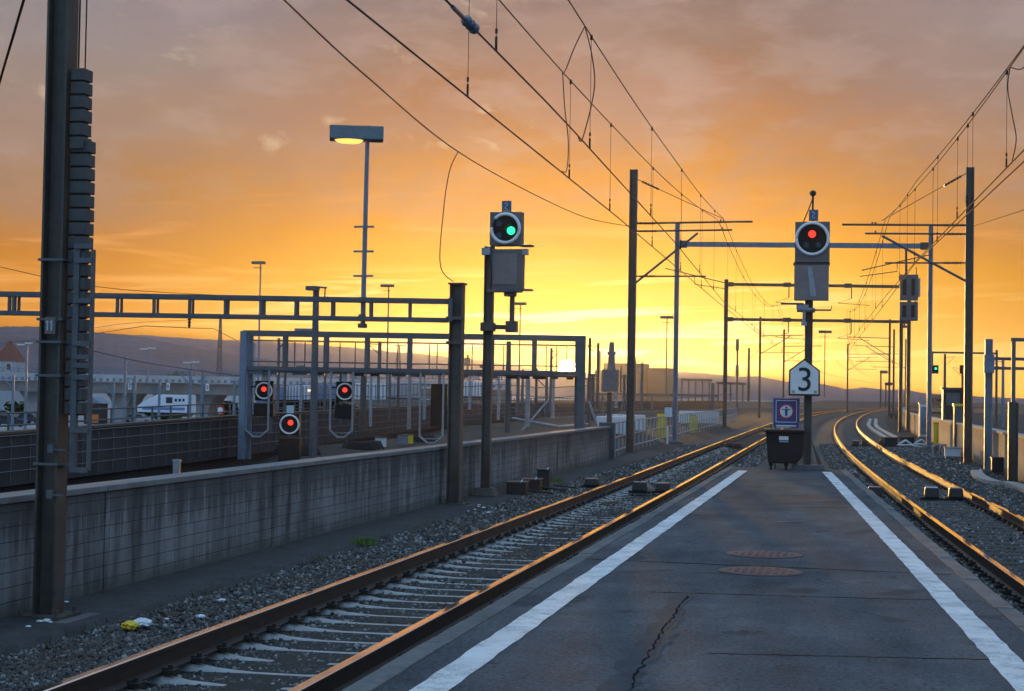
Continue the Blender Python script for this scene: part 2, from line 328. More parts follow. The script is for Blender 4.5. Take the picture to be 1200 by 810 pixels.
# ------------------------------------------------------------------ mesh helpers
class MB:
    def __init__(s): s.v = []; s.f = []; s.mi = []
    def add(s, vs, fs, mi=0):
        o = len(s.v); s.v += [tuple(v) for v in vs]; s.f += [tuple(i + o for i in f) for f in fs]; s.mi += [mi] * len(fs); return s
    def box(s, c, d, rz=0.0, mi=0, taper=1.0):
        cx, cy, cz = c; hx, hy, hz = d[0] / 2, d[1] / 2, d[2] / 2; vs = []
        ca, sa = math.cos(rz), math.sin(rz)
        for z, t in ((-hz, taper), (hz, 1.0)):
            for x, y in ((-hx, -hy), (hx, -hy), (hx, hy), (-hx, hy)):
                x *= t; y *= t; vs.append((cx + x * ca - y * sa, cy + x * sa + y * ca, cz + z))
        return s.add(vs, [(3, 2, 1, 0), (4, 5, 6, 7), (0, 1, 5, 4), (1, 2, 6, 5), (2, 3, 7, 6), (3, 0, 4, 7)], mi)
    def frame(s, a, b):
        a, b = Vector(a), Vector(b); d = (b - a).normalized()
        u = Vector((0, 0, 1)) if abs(d.z) < 0.9 else Vector((0, 1, 0))
        r = d.cross(u).normalized(); u = r.cross(d).normalized(); return a, b, d, r, u
    def bar(s, a, b, wd, ht, mi=0):
        a, b, d, r, u = s.frame(a, b)
        vs = [q + r * (x * wd / 2) + u * (z * ht / 2) for q in (a, b) for x, z in ((-1, -1), (1, -1), (1, 1), (-1, 1))]
        return s.add(vs, [(3, 2, 1, 0), (4, 5, 6, 7), (0, 1, 5, 4), (1, 2, 6, 5), (2, 3, 7, 6), (3, 0, 4, 7)], mi)
    def tube(s, pts, rad, n=8, mi=0, caps=True):
        pts = [Vector(p) for p in pts]; k = len(pts); vs = []; rr = rad if hasattr(rad, '__len__') else [rad] * k
        pr = None
        for i in range(k):
            d = (pts[min(i + 1, k - 1)] - pts[max(i - 1, 0)]).normalized()
            if pr is None:
                u = Vector((0, 0, 1)) if abs(d.z) < 0.9 else Vector((0, 1, 0)); pr = d.cross(u).normalized()
            else: pr = (pr - d * pr.dot(d)).normalized()
            q = d.cross(pr)
            for j in range(n):
                a = 2 * math.pi * j / n; vs.append(pts[i] + (pr * math.cos(a) + q * math.sin(a)) * rr[i])
        fs = [(i * n + j, i * n + (j + 1) % n, (i + 1) * n + (j + 1) % n, (i + 1) * n + j) for i in range(k - 1) for j in range(n)]
        if caps: fs += [tuple(range(n))[::-1], tuple(range((k - 1) * n, k * n))]
        return s.add(vs, fs, mi)
    def cyl(s, a, b, r, n=16, mi=0, r2=None): return s.tube([a, b], [r, r if r2 is None else r2], n, mi)
    def ring(s, c, r, t, axis=(0, 1, 0), n=40, m=8, a0=0.0, a1=2 * math.pi, mi=0):
        c = Vector(c); ax = Vector(axis).normalized(); u = Vector((0, 0, 1)); r_ = u.cross(ax).normalized(); u = ax.cross(r_)
        pts = [c + (r_ * math.cos(a) + u * math.sin(a)) * r for a in [a0 + (a1 - a0) * i / n for i in range(n + 1)]]
        return s.tube(pts, t, m, mi)
    def prism(s, poly, y0, y1, mi=0):            # outline in x,z ; thickness along y
        n = len(poly); vs = [(x, y0, z) for x, z in poly] + [(x, y1, z) for x, z in poly]
        fs = [tuple(range(n)), tuple(range(n, 2 * n))[::-1]] + [(i + n, (i + 1) % n + n, (i + 1) % n, i) for i in range(n)]
        return s.add(vs, fs, mi)
    def disc(s, c, r, t, n=32, mi=0, sx=1.0):     # disc facing -y
        return s.prism([(c[0] + sx * r * math.cos(2 * math.pi * i / n), c[2] + r * math.sin(2 * math.pi * i / n)) for i in range(n)], c[1] - t / 2, c[1] + t / 2, mi)
    def hbeam(s, base, h, wd, d, t=0.016, rz=0.0, mi=0):   # flanges face local +-x, web along x
        x, y, z = base
        ca, sa = math.cos(rz), math.sin(rz)
        def rot(px, py): return (x + px * ca - py * sa, y + px * sa + py * ca)
        for sg in (-1, 1):
            c = rot(sg * (d / 2 - t / 2), 0); s.box((c[0], c[1], z + h / 2), (t, wd, h), rz, mi)
        s.box((x, y, z + h / 2), (d - 2 * t - 0.002, t * 0.8, h - .004), rz, mi); return s
    def sweep(s, path, prof, mis=None, closed=True):  # prof: (lateral, up) pairs
        n = len(prof); vs = []; k = len(path)
        for i in range(k):
            a, b = Vector(path[max(i - 1, 0)]), Vector(path[min(i + 1, k - 1)]); d = (b - a); d.z = 0; d.normalize(); r = Vector((d.y, -d.x, 0))
            for l, u in prof: vs.append(Vector(path[i]) + r * l + Vector((0, 0, u)))
        o = len(s.v); s.v += [tuple(v) for v in vs]
        for i in range(k - 1):
            for j in range(n if closed else n - 1):
                s.f.append((o + i * n + j, o + i * n + (j + 1) % n, o + (i + 1) * n + (j + 1) % n, o + (i + 1) * n + j)); s.mi.append(mis[j] if mis else 0)
        if closed: s.f.append(tuple(range(o, o + n))[::-1]); s.f.append(tuple(range(o + (k - 1) * n, o + k * n))); s.mi += [0, 0]
        return s
    def build(s, name, mats, parent=None, bevel=0.0, smooth=False, local=False, fix=True):
        off = Vector((0, 0, 0))
        if parent is not None and not local:
            q = parent
            while q is not None: off += q.location; q = q.parent
        me = bpy.data.meshes.new(name)
        me.from_pydata([tuple(Vector(v) - off) for v in s.v], [], s.f)
        for mm in (mats if isinstance(mats, (list, tuple)) else [mats]): me.materials.append(M[mm] if isinstance(mm, str) else mm)
        me.polygons.foreach_set('material_index', s.mi)
        if fix or bevel:
            bm = bmesh.new(); bm.from_mesh(me)
            bmesh.ops.recalc_face_normals(bm, faces=bm.faces)
            if bevel:
                ed = [e for e in bm.edges if len(e.link_faces) == 2 and e.calc_face_angle(0) > 0.6]
                bmesh.ops.bevel(bm, geom=ed, offset=bevel, segments=2, profile=0.7, affect='EDGES', clamp_overlap=True)
            bm.to_mesh(me); bm.free()
        if smooth: me.polygons.foreach_set('use_smooth', [True] * len(me.polygons))
        o = bpy.data.objects.new(name, me); COL.objects.link(o)
        if parent is not None: o.parent = parent
        return o
def tag(o, label=None, cat=None, group=None, kind=None):
    if label: o['label'] = label
    if cat: o['category'] = cat
    if group: o['group'] = group
    if kind: o['kind'] = kind
    return o
def thing(name, label, cat, loc=(0, 0, 0), rz=0.0, group=None):
    o = bpy.data.objects.new(name, None); COL.objects.link(o); o.location = loc; o.rotation_euler = (0, 0, rz); o.empty_display_size = 0.2
    return tag(o, label, cat, group)
def struct(o): return tag(o, kind='structure')
def dup(o, loc=None, rz=None, label=None, parent=None):
    c = o.copy(); COL.objects.link(c); c.parent = parent
    if loc is not None: c.location = loc
    if rz is not None: c.rotation_euler = (0, 0, rz)
    if label: c['label'] = label
    for ch in list(o.children): dup(ch, parent=c)
    return c
def text_mesh(txt, size, depth, name, material, parent, loc, rz=0.0, sx=1.0):   # stands upright, facing local -y
    cu = bpy.data.curves.new(name, 'FONT'); cu.body = txt; cu.size = size; cu.extrude = depth; cu.align_x = 'CENTER'; cu.align_y = 'CENTER'; cu.offset = 0.0
    t = bpy.data.objects.new('tmp', cu); COL.objects.link(t)
    dg = bpy.context.evaluated_depsgraph_get(); me = bpy.data.meshes.new_from_object(t.evaluated_get(dg)); bpy.data.objects.remove(t)
    me.name = name; me.materials.clear(); me.materials.append(M[material])
    me.transform(Matrix.Diagonal((sx, 1, 1, 1))); me.transform(Matrix.Rotation(R(90), 4, 'X'))
    o = bpy.data.objects.new(name, me); COL.objects.link(o); o.parent = parent; o.location = loc; o.rotation_euler = (0, 0, rz); return o

# ------------------------------------------------------------------ track alignments (survey points, smoothed)
YS = np.arange(0, 561, 1.0)
def smooth(pts, sig=9):
    yy, xx = zip(*pts); x = np.interp(YS, yy, xx); k = np.exp(-0.5 * (np.arange(-40, 41) / sig) ** 2); k /= k.sum()
    l = 2 * x[0] - x[1:41][::-1]; r = 2 * x[-1] - x[-41:-1][::-1]
    return np.convolve(np.concatenate([l, x, r]), k, 'valid')
LX = smooth([(0, -4.17), (35, -4.18), (60, -4.36), (90, -4.52), (120, -4.62), (150, -4.55), (185, -4.15), (225, -3.0), (262, -1.0), (300, 1.7), (340, 5.2), (385, 10), (440, 18), (560, 42)])
RX = smooth([(0, 3.55), (18, 2.6), (28.7, 2.05), (36.6, 1.72), (47, 1.27), (62, .75), (80, .36), (94, .14), (107, .03), (125, .02), (141, .17), (165, .55), (192, 1.2), (230, 2.5), (262, 4.2), (295, 6.3), (330, 9.3), (375, 14.2), (440, 23.5), (560, 48)], 7)
def lx(y): return float(np.interp(y, YS, LX))
def rx(y): return float(np.interp(y, YS, RX))

# ------------------------------------------------------------------ ground
xs = [-6000, -3000, -1500, -800, -400, -200, -120, -80, -60, -45, -36, -30, -27, -24, -20, -14, -9, 5.2, 6.2, 12, 30, 60, 120, 250, 500, 1000, 2500, 6000]
ys = [-300, -50, -5, 10, 20, 30, 45, 60, 80, 100, 130, 170, 220, 300, 400, 600, 900, 1400, 2200, 3400, 5200, 7000]
def fence_x(y): return float(np.interp(y, [0, 20, 30, 47, 65, 94, 134, 200, 320], [-16.6, -17.0, -17.5, -18.9, -20.9, -24.2, -26.6, -27.5, -24]))
def gheight(x, y):
    zl = -0.06
    fx = fence_x(y)
    if x < fx - 0.5: zl = -0.06 - 3.0 * min(1, (fx - 0.5 - x) / 3.5)
    if x > 5.3: zl = -0.06 - 0.9 * min(1, (x - 5.3) / 0.9)
    if y > 340: zl -= min(1.0, (y - 340) / 200) * max(0, (2.9 + zl)) * 0.3
    return zl
mb = MB(); nx = len(xs)
for y in ys:
    for x in xs:
        mb.v.append((x, y, gheight(x, y)))
for j in range(len(ys) - 1):
    for i in range(nx - 1):
        mb.f.append((j * nx + i, j * nx + i + 1, (j + 1) * nx + i + 1, (j + 1) * nx + i)); mb.mi.append(0)
struct(mb.build('ground', 'ground'))
# ballast beds
mb = MB(); pl = [(lx(y), y, 0) for y in range(0, 520, 4)]
mb.sweep(pl, [(-2.25, -.06), (-1.7, -.035), (-.95, -.012), (-.8, -.05), (-.45, -.095), (.45, -.095), (.8, -.05), (.95, -.012), (1.75, -.035), (2.2, -.058)], closed=False)
tag(mb.build('track_bed', 'ballast', fix=False), 'grey ballast bed carrying the track left of the platform', 'ballast', kind='stuff')
mb = MB(); pl = [(rx(y), y, .004) for y in range(0, 520, 4)]
mb.sweep(pl, [(-2.0, -.06), (-1.6, -.035), (-.95, -.012), (-.8, -.045), (0, -.05), (.8, -.045), (.95, -.012), (1.75, -.03), (3.2, -.05)], closed=False)
tag(mb.build('track_bed', 'ballast', fix=False), 'grey ballast bed carrying the track right of the platform', 'ballast', kind='stuff')
# paved strip at the foot of the left wall
mb = MB(); mb.sweep([(-6.9, y, 0) for y in range(0, 62, 2)], [(-.42, -.06), (-.42, .03), (.42 + 0.0, .015), (.52, -.06)])
struct(mb.build('path', 'stain_strip'))

# ------------------------------------------------------------------ rails
prof = [(-.075, -.172), (.075, -.172), (.075, -.160), (.012, -.140), (.010, -.045), (.036, -.034), (.037, -.008), (.030, 0), (-.030, 0), (-.037, -.008), (-.036, -.034), (-.010, -.045), (-.012, -.140), (-.075, -.160)]
pm = [1, 1, 1, 1, 1, 1, 0, 0, 0, 1, 1, 1, 1, 1]
def rail(fx, off, label):
    path = []; y = 0.0
    while y < 540:
        x = fx(y); t = (fx(y + .5) - fx(y - .5)) if 1 < y < 538 else 0
        path.append((x + off, y - off * t, .18)); y += 1.0
    tag(MB().sweep(path, prof, pm).build('rail', ['rail_top', 'rail_side']), label, 'rail', 'steel rails of the two tracks')
rail(lx, -.7525, 'far steel rail of the left track, the one nearer the concrete wall')
rail(lx, .7525, 'steel rail of the left track running beside the platform edge')
rail(rx, -.7525, 'golden steel rail of the right track running beside the platform edge')
rail(rx, .7525, 'golden steel rail of the right track, the one nearer the right wall')

# ------------------------------------------------------------------ sleepers
def make_sleeper(label, material, group, curved):
    t = thing('sleeper', label, 'sleeper', group=group)
    mb = MB(); xs_ = [-1.25, -1.15, -.95, -.75, -.5, -.2, .2, .5, .75, .95, 1.15, 1.25]
    zs = [-.08, -.01, .004, .006, -.040, -.058, -.058, -.040, .006, .004, -.01, -.08] if curved else [-.03] + [.004] * 10 + [-.03]
    k = []
    for x, z in zip(xs_, zs):
        for dy_, dz_ in ((-.12, -.09), (-.050, -.012), (-.034, 0), (.034, 0), (.050, -.012), (.12, -.09)): k.append((x, dy_, z + dz_))
    fs = [(i * 6 + j, i * 6 + j + 1, (i + 1) * 6 + j + 1, (i + 1) * 6 + j) for i in range(len(xs_) - 1) for j in range(5)]
    mb.add(k, fs); mb.build('beam', material, t, local=True, smooth=False)
    for sx_ in (-1, 1):
        for s2 in (-1, 1):
            c = MB(); xx = sx_ * .7525 + s2 * .115
            c.box((xx, 0, .022), (.085, .11, .03)); c.cyl((xx, 0, .03), (xx, 0, .07), .019, 8); c.box((xx - s2 * .03, 0, .04), (.05, .06, .018))
            c.build('clip', 'clip', t, local=True)
    return t
sl0 = make_sleeper('dusty grey steel sleeper lying in ballast under the left track', 'sleeper_steel', 'sleepers of the left track', True)
SLY_L = np.arange(6.2, 70, .55)
for i, y in enumerate(SLY_L):
    o = sl0 if i == 0 else dup(sl0)
    o.location = (lx(y) + random.uniform(-.015, .015), y, random.uniform(-.004, .003)); o.rotation_euler = (0, 0, random.uniform(-.012, .012))
sr0 = make_sleeper('dark sleeper lying in ballast under the right track', 'sleeper_dark', 'sleepers of the right track', False)
SLY_R = np.arange(10.0, 52, .60)
for i, y in enumerate(SLY_R):
    o = sr0 if i == 0 else dup(sr0)
    o.location = (rx(y) + random.uniform(-.015, .015), y, random.uniform(-.004, .003)); o.rotation_euler = (0, 0, math.atan(-(rx(y + 1) - rx(y - 1)) / 2) + random.uniform(-.012, .012))

# ------------------------------------------------------------------ loose ballast stones
bm = bmesh.new(); bmesh.ops.create_icosphere(bm, subdivisions=1, radius=1.0); bm.verts.ensure_lookup_table()
ICV = np.array([v.co[:] for v in bm.verts]); ICF = np.array([[v.index for v in f.verts] for f in bm.faces]); bm.free()
def stones(name, label, regions, fx, sleepers, xlim):
    PX, PY, SC = [], [], []
    for (x0, x1, y0, y1, den, s0, s1) in regions:
        n = int((x1 - x0) * (y1 - y0) * den)
        x = rng.uniform(x0, x1, n); y = rng.uniform(y0, y1, n); PX.append(x); PY.append(y); SC.append(rng.uniform(s0, s1, n))
    x = np.concatenate(PX); y = np.concatenate(PY); sc = np.concatenate(SC)
    cx = np.interp(y, YS, LX if fx is lx else RX); X = x + cx
    u = np.abs(np.abs(x) - .7525) > .125
    u &= (X > xlim[0](y)) & (X < xlim[1](y))
    idx = np.clip(np.searchsorted(sleepers, y), 1, len(sleepers) - 1)
    dy_ = np.minimum(np.abs(y - sleepers[idx - 1]), np.abs(y - sleepers[idx]))
    onsl = (dy_ < .088) & (np.abs(x) < 1.22) & (y < sleepers[-1])
    u &= ~(onsl & (rng.random(len(x)) < np.where(np.abs(x) < .7, .995, .8)))
    x, y, sc, X, onsl = x[u], y[u], sc[u], X[u], onsl[u]; n = len(x)
    z = np.interp(np.abs(x), [0, .45, .8, .95, 1.75, 2.3, 3.2], [-.086 if fx is lx else -.046, -.083 if fx is lx else -.046, -.05, -.02, -.034, -.055, -.05]) + sc * .25 + np.where(onsl, .03, 0)
    z += rng.uniform(0, .012, n)
    q = rng.normal(size=(n, 4)); q /= np.linalg.norm(q, axis=1)[:, None]
    a, b_, c_, d_ = q.T
    Rm = np.stack([np.stack([1 - 2 * (c_ * c_ + d_ * d_), 2 * (b_ * c_ - a * d_), 2 * (b_ * d_ + a * c_)], -1),
                   np.stack([2 * (b_ * c_ + a * d_), 1 - 2 * (b_ * b_ + d_ * d_), 2 * (c_ * d_ - a * b_)], -1),
                   np.stack([2 * (b_ * d_ - a * c_), 2 * (c_ * d_ + a * b_), 1 - 2 * (b_ * b_ + c_ * c_)], -1)], 1)
    base = ICV[None] * (1 + rng.uniform(-.28, .28, (n, 12, 1))) * np.stack([rng.uniform(.9, 1.35, n), rng.uniform(.55, .95, n), rng.uniform(.4, .8, n)], -1)[:, None, :]
    v = np.einsum('nij,nkj->nki', Rm, base) * sc[:, None, None] + np.stack([X, y, z], -1)[:, None, :]
    fcs = (ICF[None] + (np.arange(n) * 12)[:, None, None]).reshape(-1)
    me = bpy.data.meshes.new(name); nf = n * 20
    me.vertices.add(n * 12); me.vertices.foreach_set('co', v.reshape(-1).astype(np.float32))
    me.loops.add(nf * 3); me.loops.foreach_set('vertex_index', fcs.astype(np.int32))
    me.polygons.add(nf); me.polygons.foreach_set('loop_start', np.arange(0, nf * 3, 3, dtype=np.int32)); me.polygons.foreach_set('loop_total', np.full(nf, 3, dtype=np.int32))
    at2 = me.attributes.new('tint', 'FLOAT', 'POINT'); at2.data.foreach_set('value', np.repeat(rng.random(n) ** 1.3, 12).astype(np.float32))
    me.materials.append(M['stone']); me.update(); me.validate()
    o = bpy.data.objects.new(name, me); COL.objects.link(o)
    tag(o, label, 'gravel', kind='stuff')
stones('ballast_gravel', 'loose grey ballast stones along the left track', [(-2.35, 1.6, 7, 13, 1100, .012, .028), (-2.35, 1.6, 13, 22, 560, .015, .033), (-2.35, 1.6, 22, 38, 260, .022, .04), (-2.4, 1.7, 38, 70, 100, .03, .055), (-3.1, -2.3, 8, 45, 9, .008, .028)], lx, SLY_L,
       (lambda y: np.where(rng.random(len(y)) < .03, -7.25, -6.55) + .12 * np.sin(y * 2.1) + .07 * np.sin(y * 5.3), lambda y: np.full_like(y, -2.66)))
stones('ballast_gravel', 'loose grey ballast stones along the right track', [(-1.6, 2.6, 13, 24, 330, .022, .04), (-1.6, 2.6, 24, 38, 200, .028, .045), (-1.6, 3.2, 38, 75, 80, .034, .06)], rx, SLY_R,
       (lambda y: np.where(y < 37.2, 2.06 - .0525 * y, -1e3), lambda y: np.full_like(y, 4.3)))

# ------------------------------------------------------------------ platform
PH = 0.5
def pe_r(y): return 1.97 - .0525 * y
YE = 37.0
mb = MB()
yy = [-3, 5, 15, 25, YE]
prs = [[(-2.44, y, z) for z in (-.05, PH)] + [(pe_r(y) - .15, y, z) for z in (PH, -.05)] for y in yy]
for q in prs: mb.v += q
for i in range(len(yy) - 1):
    for j in range(3): mb.f.append((i * 4 + j, i * 4 + j + 1, (i + 1) * 4 + j + 1, (i + 1) * 4 + j)); mb.mi.append(0)
mb.f += [(0, 1, 2, 3), tuple(16 + i for i in (3, 2, 1, 0))]; mb.mi += [0, 0]
struct(mb.build('platform', 'asphalt'))
def kerb(x_of, sgn):
    mb = MB(); y = -2.0; 
    while y < YE - .1:
        y2 = min(y + 1.0 - .012, YE); h = random.uniform(-.004, .004); j = random.uniform(-.008, .008)
        a, b_ = x_of(y), x_of(y2)
        mb.bar((a - sgn * .075 + j, y, PH - .10 + h + .006), (b_ - sgn * .075 + j, y2, PH - .10 + h + .006), .15 - .004, .20)
        y += 1.0
    return mb
struct(kerb(lambda y: -2.59, -1).build('platform_kerb', 'kerb_stone', bevel=.008))
struct(kerb(pe_r, 1).build('platform_kerb', 'kerb_stone', bevel=.008))
# plinth wall under the kerbs
mb = MB(); mb.box((-2.49, 17.5, .13), (.09, 39, .34)); struct(mb.build('platform_plinth', 'concrete_dark'))
mb = MB(); mb.bar((pe_r(-2) - .10, -2, .13), (pe_r(YE - .2) - .10, YE - .2, .13), .09, .34); struct(mb.build('platform_plinth', 'concrete_dark'))
def strip(name, path, wd, z, material, jag=0.0):
    mb = MB(); n = len(path); vs = []
    for i, (x, y) in enumerate(path):
        a = Vector(path[max(i - 1, 0)]); b_ = Vector(path[min(i + 1, n - 1)]); d = (b_ - a).normalized(); r = Vector((d.y, -d.x))
        w1 = wd / 2 * (1 + random.uniform(-jag, jag)); w2 = wd / 2 * (1 + random.uniform(-jag, jag))
        vs += [(x - r.x * w1, y - r.y * w1, z), (x + r.x * w2, y + r.y * w2, z)]
    mb.add(vs, [(2 * i, 2 * i + 1, 2 * i + 3, 2 * i + 2) for i in range(n - 1)]); return mb.build(name, material, fix=False)
struct(strip('white_line', [(-2.15 + random.uniform(-.006, .006), y) for y in np.linspace(-1, 35.2, 180)], .20, PH + .004, 'line', .022))
struct(strip('white_line', [(1.535 - .054 * y + random.uniform(-.006, .006), y) for y in np.linspace(-1, 35.6, 180)], .20, PH + .004, 'line', .022))
# seams, a tarred crack and old patches in the asphalt
M['crack'] = mat('open crack', (.018, .018, .019), 1.0, 0, 0, spec=0.0)
M['seam'] = mat('tar seam', (.020, .019, .020), .95, 0, .3, 9, spec=.05)
M['patch'] = mat('asphalt patch', (.056, .062, .070), .95, 0, .35, 4, .4, 80, spec=.15)
def wob(a, b_, n, k): return [(a[0] + (b_[0] - a[0]) * t + random.uniform(-k, k), a[1] + (b_[1] - a[1]) * t + random.uniform(-k, k)) for t in np.linspace(0, 1, n)]
def g2(x, y): p_ = gz(x, y, PH); return (p_.x, p_.y)
for pa, pb, wd in (((588, 651), (1180, 676), .04), ((760, 694), (1200, 707), .022), ((830, 766), (1190, 774), .018), ((860, 596), (1030, 594), .03)):
    a, b_ = g2(*pa), g2(*pb); b_ = (min(b_[0], pe_r(b_[1]) - .2), b_[1])
    struct(strip('platform_seam', wob(a, b_, 60, .010), wd, PH + .0025, 'seam', .55))
a, b_, c_ = g2(733, 815), g2(775, 742), g2(806, 699)
struct(strip('platform_patch', wob((a[0] - .05, a[1]), (c_[0] - .03, c_[1] + .1), 26, .03), .18, PH + .002, 'patch', .35))
struct(strip('platform_crack', wob(a, b_, 30, .018) + wob(b_, c_, 24, .014), .011, PH + .005, 'crack', .8))
struct(strip('platform_patch', wob(g2(860, 590), g2(965, 585), 14, .02), .9, PH + .0022, 'patch', .08))
struct(strip('platform_mark', wob(g2(905, 612), g2(943, 611), 12, .02), .10, PH + .005, 'kerb_stone', .7))
for (x, y, lab) in ((-.745, 14.98, 'larger looking round rusty manhole cover, nearer of two in the platform'), (-.79, 16.6, 'round rusty manhole cover farther along the platform, just behind the seam')):
    t = thing('manhole_cover', lab, 'manhole cover', (x, y, PH), group='rusty manhole covers in the platform')
    mb = MB(); mb.cyl((0, 0, -.02), (0, 0, .006), .385, 48); mb.build('frame_ring', 'manhole_ring', t, local=True)
    mb = MB(); mb.cyl((0, 0, -.01), (0, 0, .009), .345, 48)
    for i in range(-4, 5):
        for j in range(-4, 5):
            if i * i + j * j < 17: mb.box((i * .07, j * .07, .0115), (.04, .04, .006))
    mb.build('lid', 'manhole', t, local=True)

# ------------------------------------------------------------------ left retaining wall
WX = -7.33
t = thing('retaining_wall', 'long stained concrete retaining wall left of the left track', 'wall', (WX, 30, 0))
mb = MB(); y = .6
while y < 50.9:
    y2 = min(y + 4.9, 51.1); mb.box((WX - .15, (y + y2) / 2 - .012, .48), (.30, y2 - y - .03, 1.08)); y += 4.9
mb.build('wall_panels', 'wall_left', t, bevel=.012)
mb = MB(); mb.box((WX - .17, 25.8, .45), (.2, 50.2, .98)); mb.build('joint_backing', 'concrete_dark', t)
mb = MB(); y = .6
while y < 50.9:
    y2 = min(y + 4.9, 51.1); mb.box((WX - .145, (y + y2) / 2 - .012, 1.055 + random.uniform(-.004, .004)), (.35, y2 - y - .02, .06)); y += 4.9
mb.build('coping', 'coping_grey', t, bevel=.012)
mb = MB(); mb.box((WX - .1, 51.2, .6), (.5, .16, 1.2)); mb.build('end_post', 'galv_dull', t, bevel=.01)

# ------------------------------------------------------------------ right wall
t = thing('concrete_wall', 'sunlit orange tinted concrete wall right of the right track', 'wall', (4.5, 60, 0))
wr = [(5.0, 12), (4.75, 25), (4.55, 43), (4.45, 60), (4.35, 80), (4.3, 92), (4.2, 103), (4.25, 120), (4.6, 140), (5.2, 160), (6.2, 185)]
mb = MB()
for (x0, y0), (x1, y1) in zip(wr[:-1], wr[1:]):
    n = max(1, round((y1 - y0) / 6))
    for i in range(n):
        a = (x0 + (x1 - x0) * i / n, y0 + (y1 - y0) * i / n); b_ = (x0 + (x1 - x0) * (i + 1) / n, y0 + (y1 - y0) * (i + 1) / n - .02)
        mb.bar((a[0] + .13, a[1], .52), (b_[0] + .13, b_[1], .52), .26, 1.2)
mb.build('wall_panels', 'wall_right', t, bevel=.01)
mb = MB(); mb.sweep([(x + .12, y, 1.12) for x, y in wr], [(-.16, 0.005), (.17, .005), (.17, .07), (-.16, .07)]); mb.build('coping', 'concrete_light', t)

# ------------------------------------------------------------------ masts
def mast(label, base, h, wd=.24, d=.26, rz=0.0, material='steel_dark', foot='concrete_dark', group=None, cat='mast', name='catenary_mast', t=.02):
    r = thing(name, label, cat, base, group=group); x, y, z = base
    MB().hbeam((x, y, z), h, wd, d, t, rz).build('column', material, r)
    mb = MB(); mb.box((x, y, z + .035), (d + .22, wd + .22, .03), rz)
    for sx_ in (-1, 1):
        for sy_ in (-1, 1): mb.cyl((x + sx_ * (d / 2 + .07), y + sy_ * (wd / 2 + .07), z + .04), (x + sx_ * (d / 2 + .07), y + sy_ * (wd / 2 + .07), z + .10), .02, 8)
    mb.build('base_plate', material, r)
    MB().box((x, y, z - .06), (d + .5, wd + .5, .16), rz).build('footing', foot, r, bevel=.02)
    return r
def rod_insul(mb, a, b_, r=.055, n=7):     # ribbed insulator between two points
    a, b_ = Vector(a), Vector(b_); pts = []; rr = []
    for i in range(n):
        t0 = (i + .0) / n
        for dt, q in ((0, .45), (.3 / n, 1.0), (.55 / n, .45)): pts.append(a.lerp(b_, t0 + dt)); rr.append(r * q)
    pts.append(b_); rr.append(r * .45); mb.tube(pts, rr, 8)

# big near mast with its tensioning weights
bx, by = -6.98, 13.46
t = mast('huge dark steel mast in the left foreground, running out of the top of the picture', (bx, by, 0), 10.6, .20, .205, material='mast_grey')
def pxz(y, d): return at(600, y, d).z
for py in (302, 373, 400, 440, 545):
    z = at(60, py, 14.3).z
    mb = MB(); q = .1125
    mb.box((bx, by - q, z), (.245, .014, .022)); mb.box((bx, by + q, z), (.245, .014, .022)); mb.box((bx - .1165, by, z), (.014, .21, .022)); mb.box((bx + .1165, by, z), (.014, .21, .022))
    mb.build('clamp_band', 'galv_dull', t)
z = at(77, 381, 14.3).z
p_ = MB(); p_.box((bx + .02, by - .132, z), (.10, .012, .15)); npl = p_.build('number_plate', 'sig_case', t)
mb = MB()
for dx_ in (-.022, .016):
    mb.box((bx + .02 + dx_, by - .1405, z), (.012, .004, .09)); mb.box((bx + .02 + dx_ - .01, by - .1405, z + .03), (.014, .004, .012))
mb.build('numeral', 'plate_pale', npl, local=False)
for py in (527, 581):
    z = at(62, py, 14.2).z
    mb = MB(); mb.box((bx + .06, by - .14, z), (.055, .03, .075)); mb.bar((bx + .09, by - .14, z - .008), (bx + .2, by - .14, z - .008), .02, .014); mb.build('bracket', 'galv_dull', t)
# guide frame (part of the mast)
gx0, gx1 = bx + .215, bx + .345; zb, zt = at(97, 553, 14.3).z, at(97, 284, 14.3).z
mb = MB()
mb.box((gx0, by - .02, (zb + zt) / 2), (.055, .05, zt - zb)); mb.box((gx1 + .02, by - .02, (zb + zt) / 2 - .02), (.022, .05, zt - zb - .05))
for py in (286, 303, 351, 402, 418, 428, 442, 505, 552): mb.box(((gx0 + gx1) / 2 + .005, by - .052, at(97, py, 14.3).z), (.17, .02, .045))
for py in (303, 402, 442, 545): mb.bar((bx + .10, by, at(97, py, 14.3).z - .03), (gx0, by - .02, at(97, py, 14.3).z - .03), .03, .03)
mb.build('guide_frame', 'galv_dull', t)
# counterweight: hangs on wires, a thing of its own
cw = thing('tension_counterweight', 'stacked grey counterweight hanging beside the big near mast', 'counterweight', (gx0 + .03, by, at(97, 480, 14.3).z))
zc = at(97, 158, 14.3).z
k = 0
z = at(97, 72, 14.3).z
while z > zc:
    mb = MB(); mb.box((bx + .185 + random.uniform(-.004, .004), by + .03, z - .058), (.135, .17, .107)); mb.box((bx + .185, by + .03, z - .1155), (.09, .12, .017)); mb.build('weight', 'weight', cw, bevel=.008); z -= .124
z = zc
while z > at(97, 480, 14.3).z:
    mb = MB(); mb.box((bx + .205 + random.uniform(-.004, .004), by + .05, z - .058), (.172, .16, .107)); mb.box((bx + .205, by + .05, z - .1155), (.12, .10, .017)); mb.build('weight', 'weight', cw, bevel=.008); z -= .124
mb = MB(); mb.cyl((bx + .15, by + .03, at(97, 74, 14.3).z - .05), (bx + .15, by + .03, 9.7), .009, 6); mb.cyl((bx + .215, by + .03, at(97, 74, 14.3).z - .05), (bx + .215, by + .03, 9.7), .007, 6)
mb.build('suspension_rod', 'wire', cw)

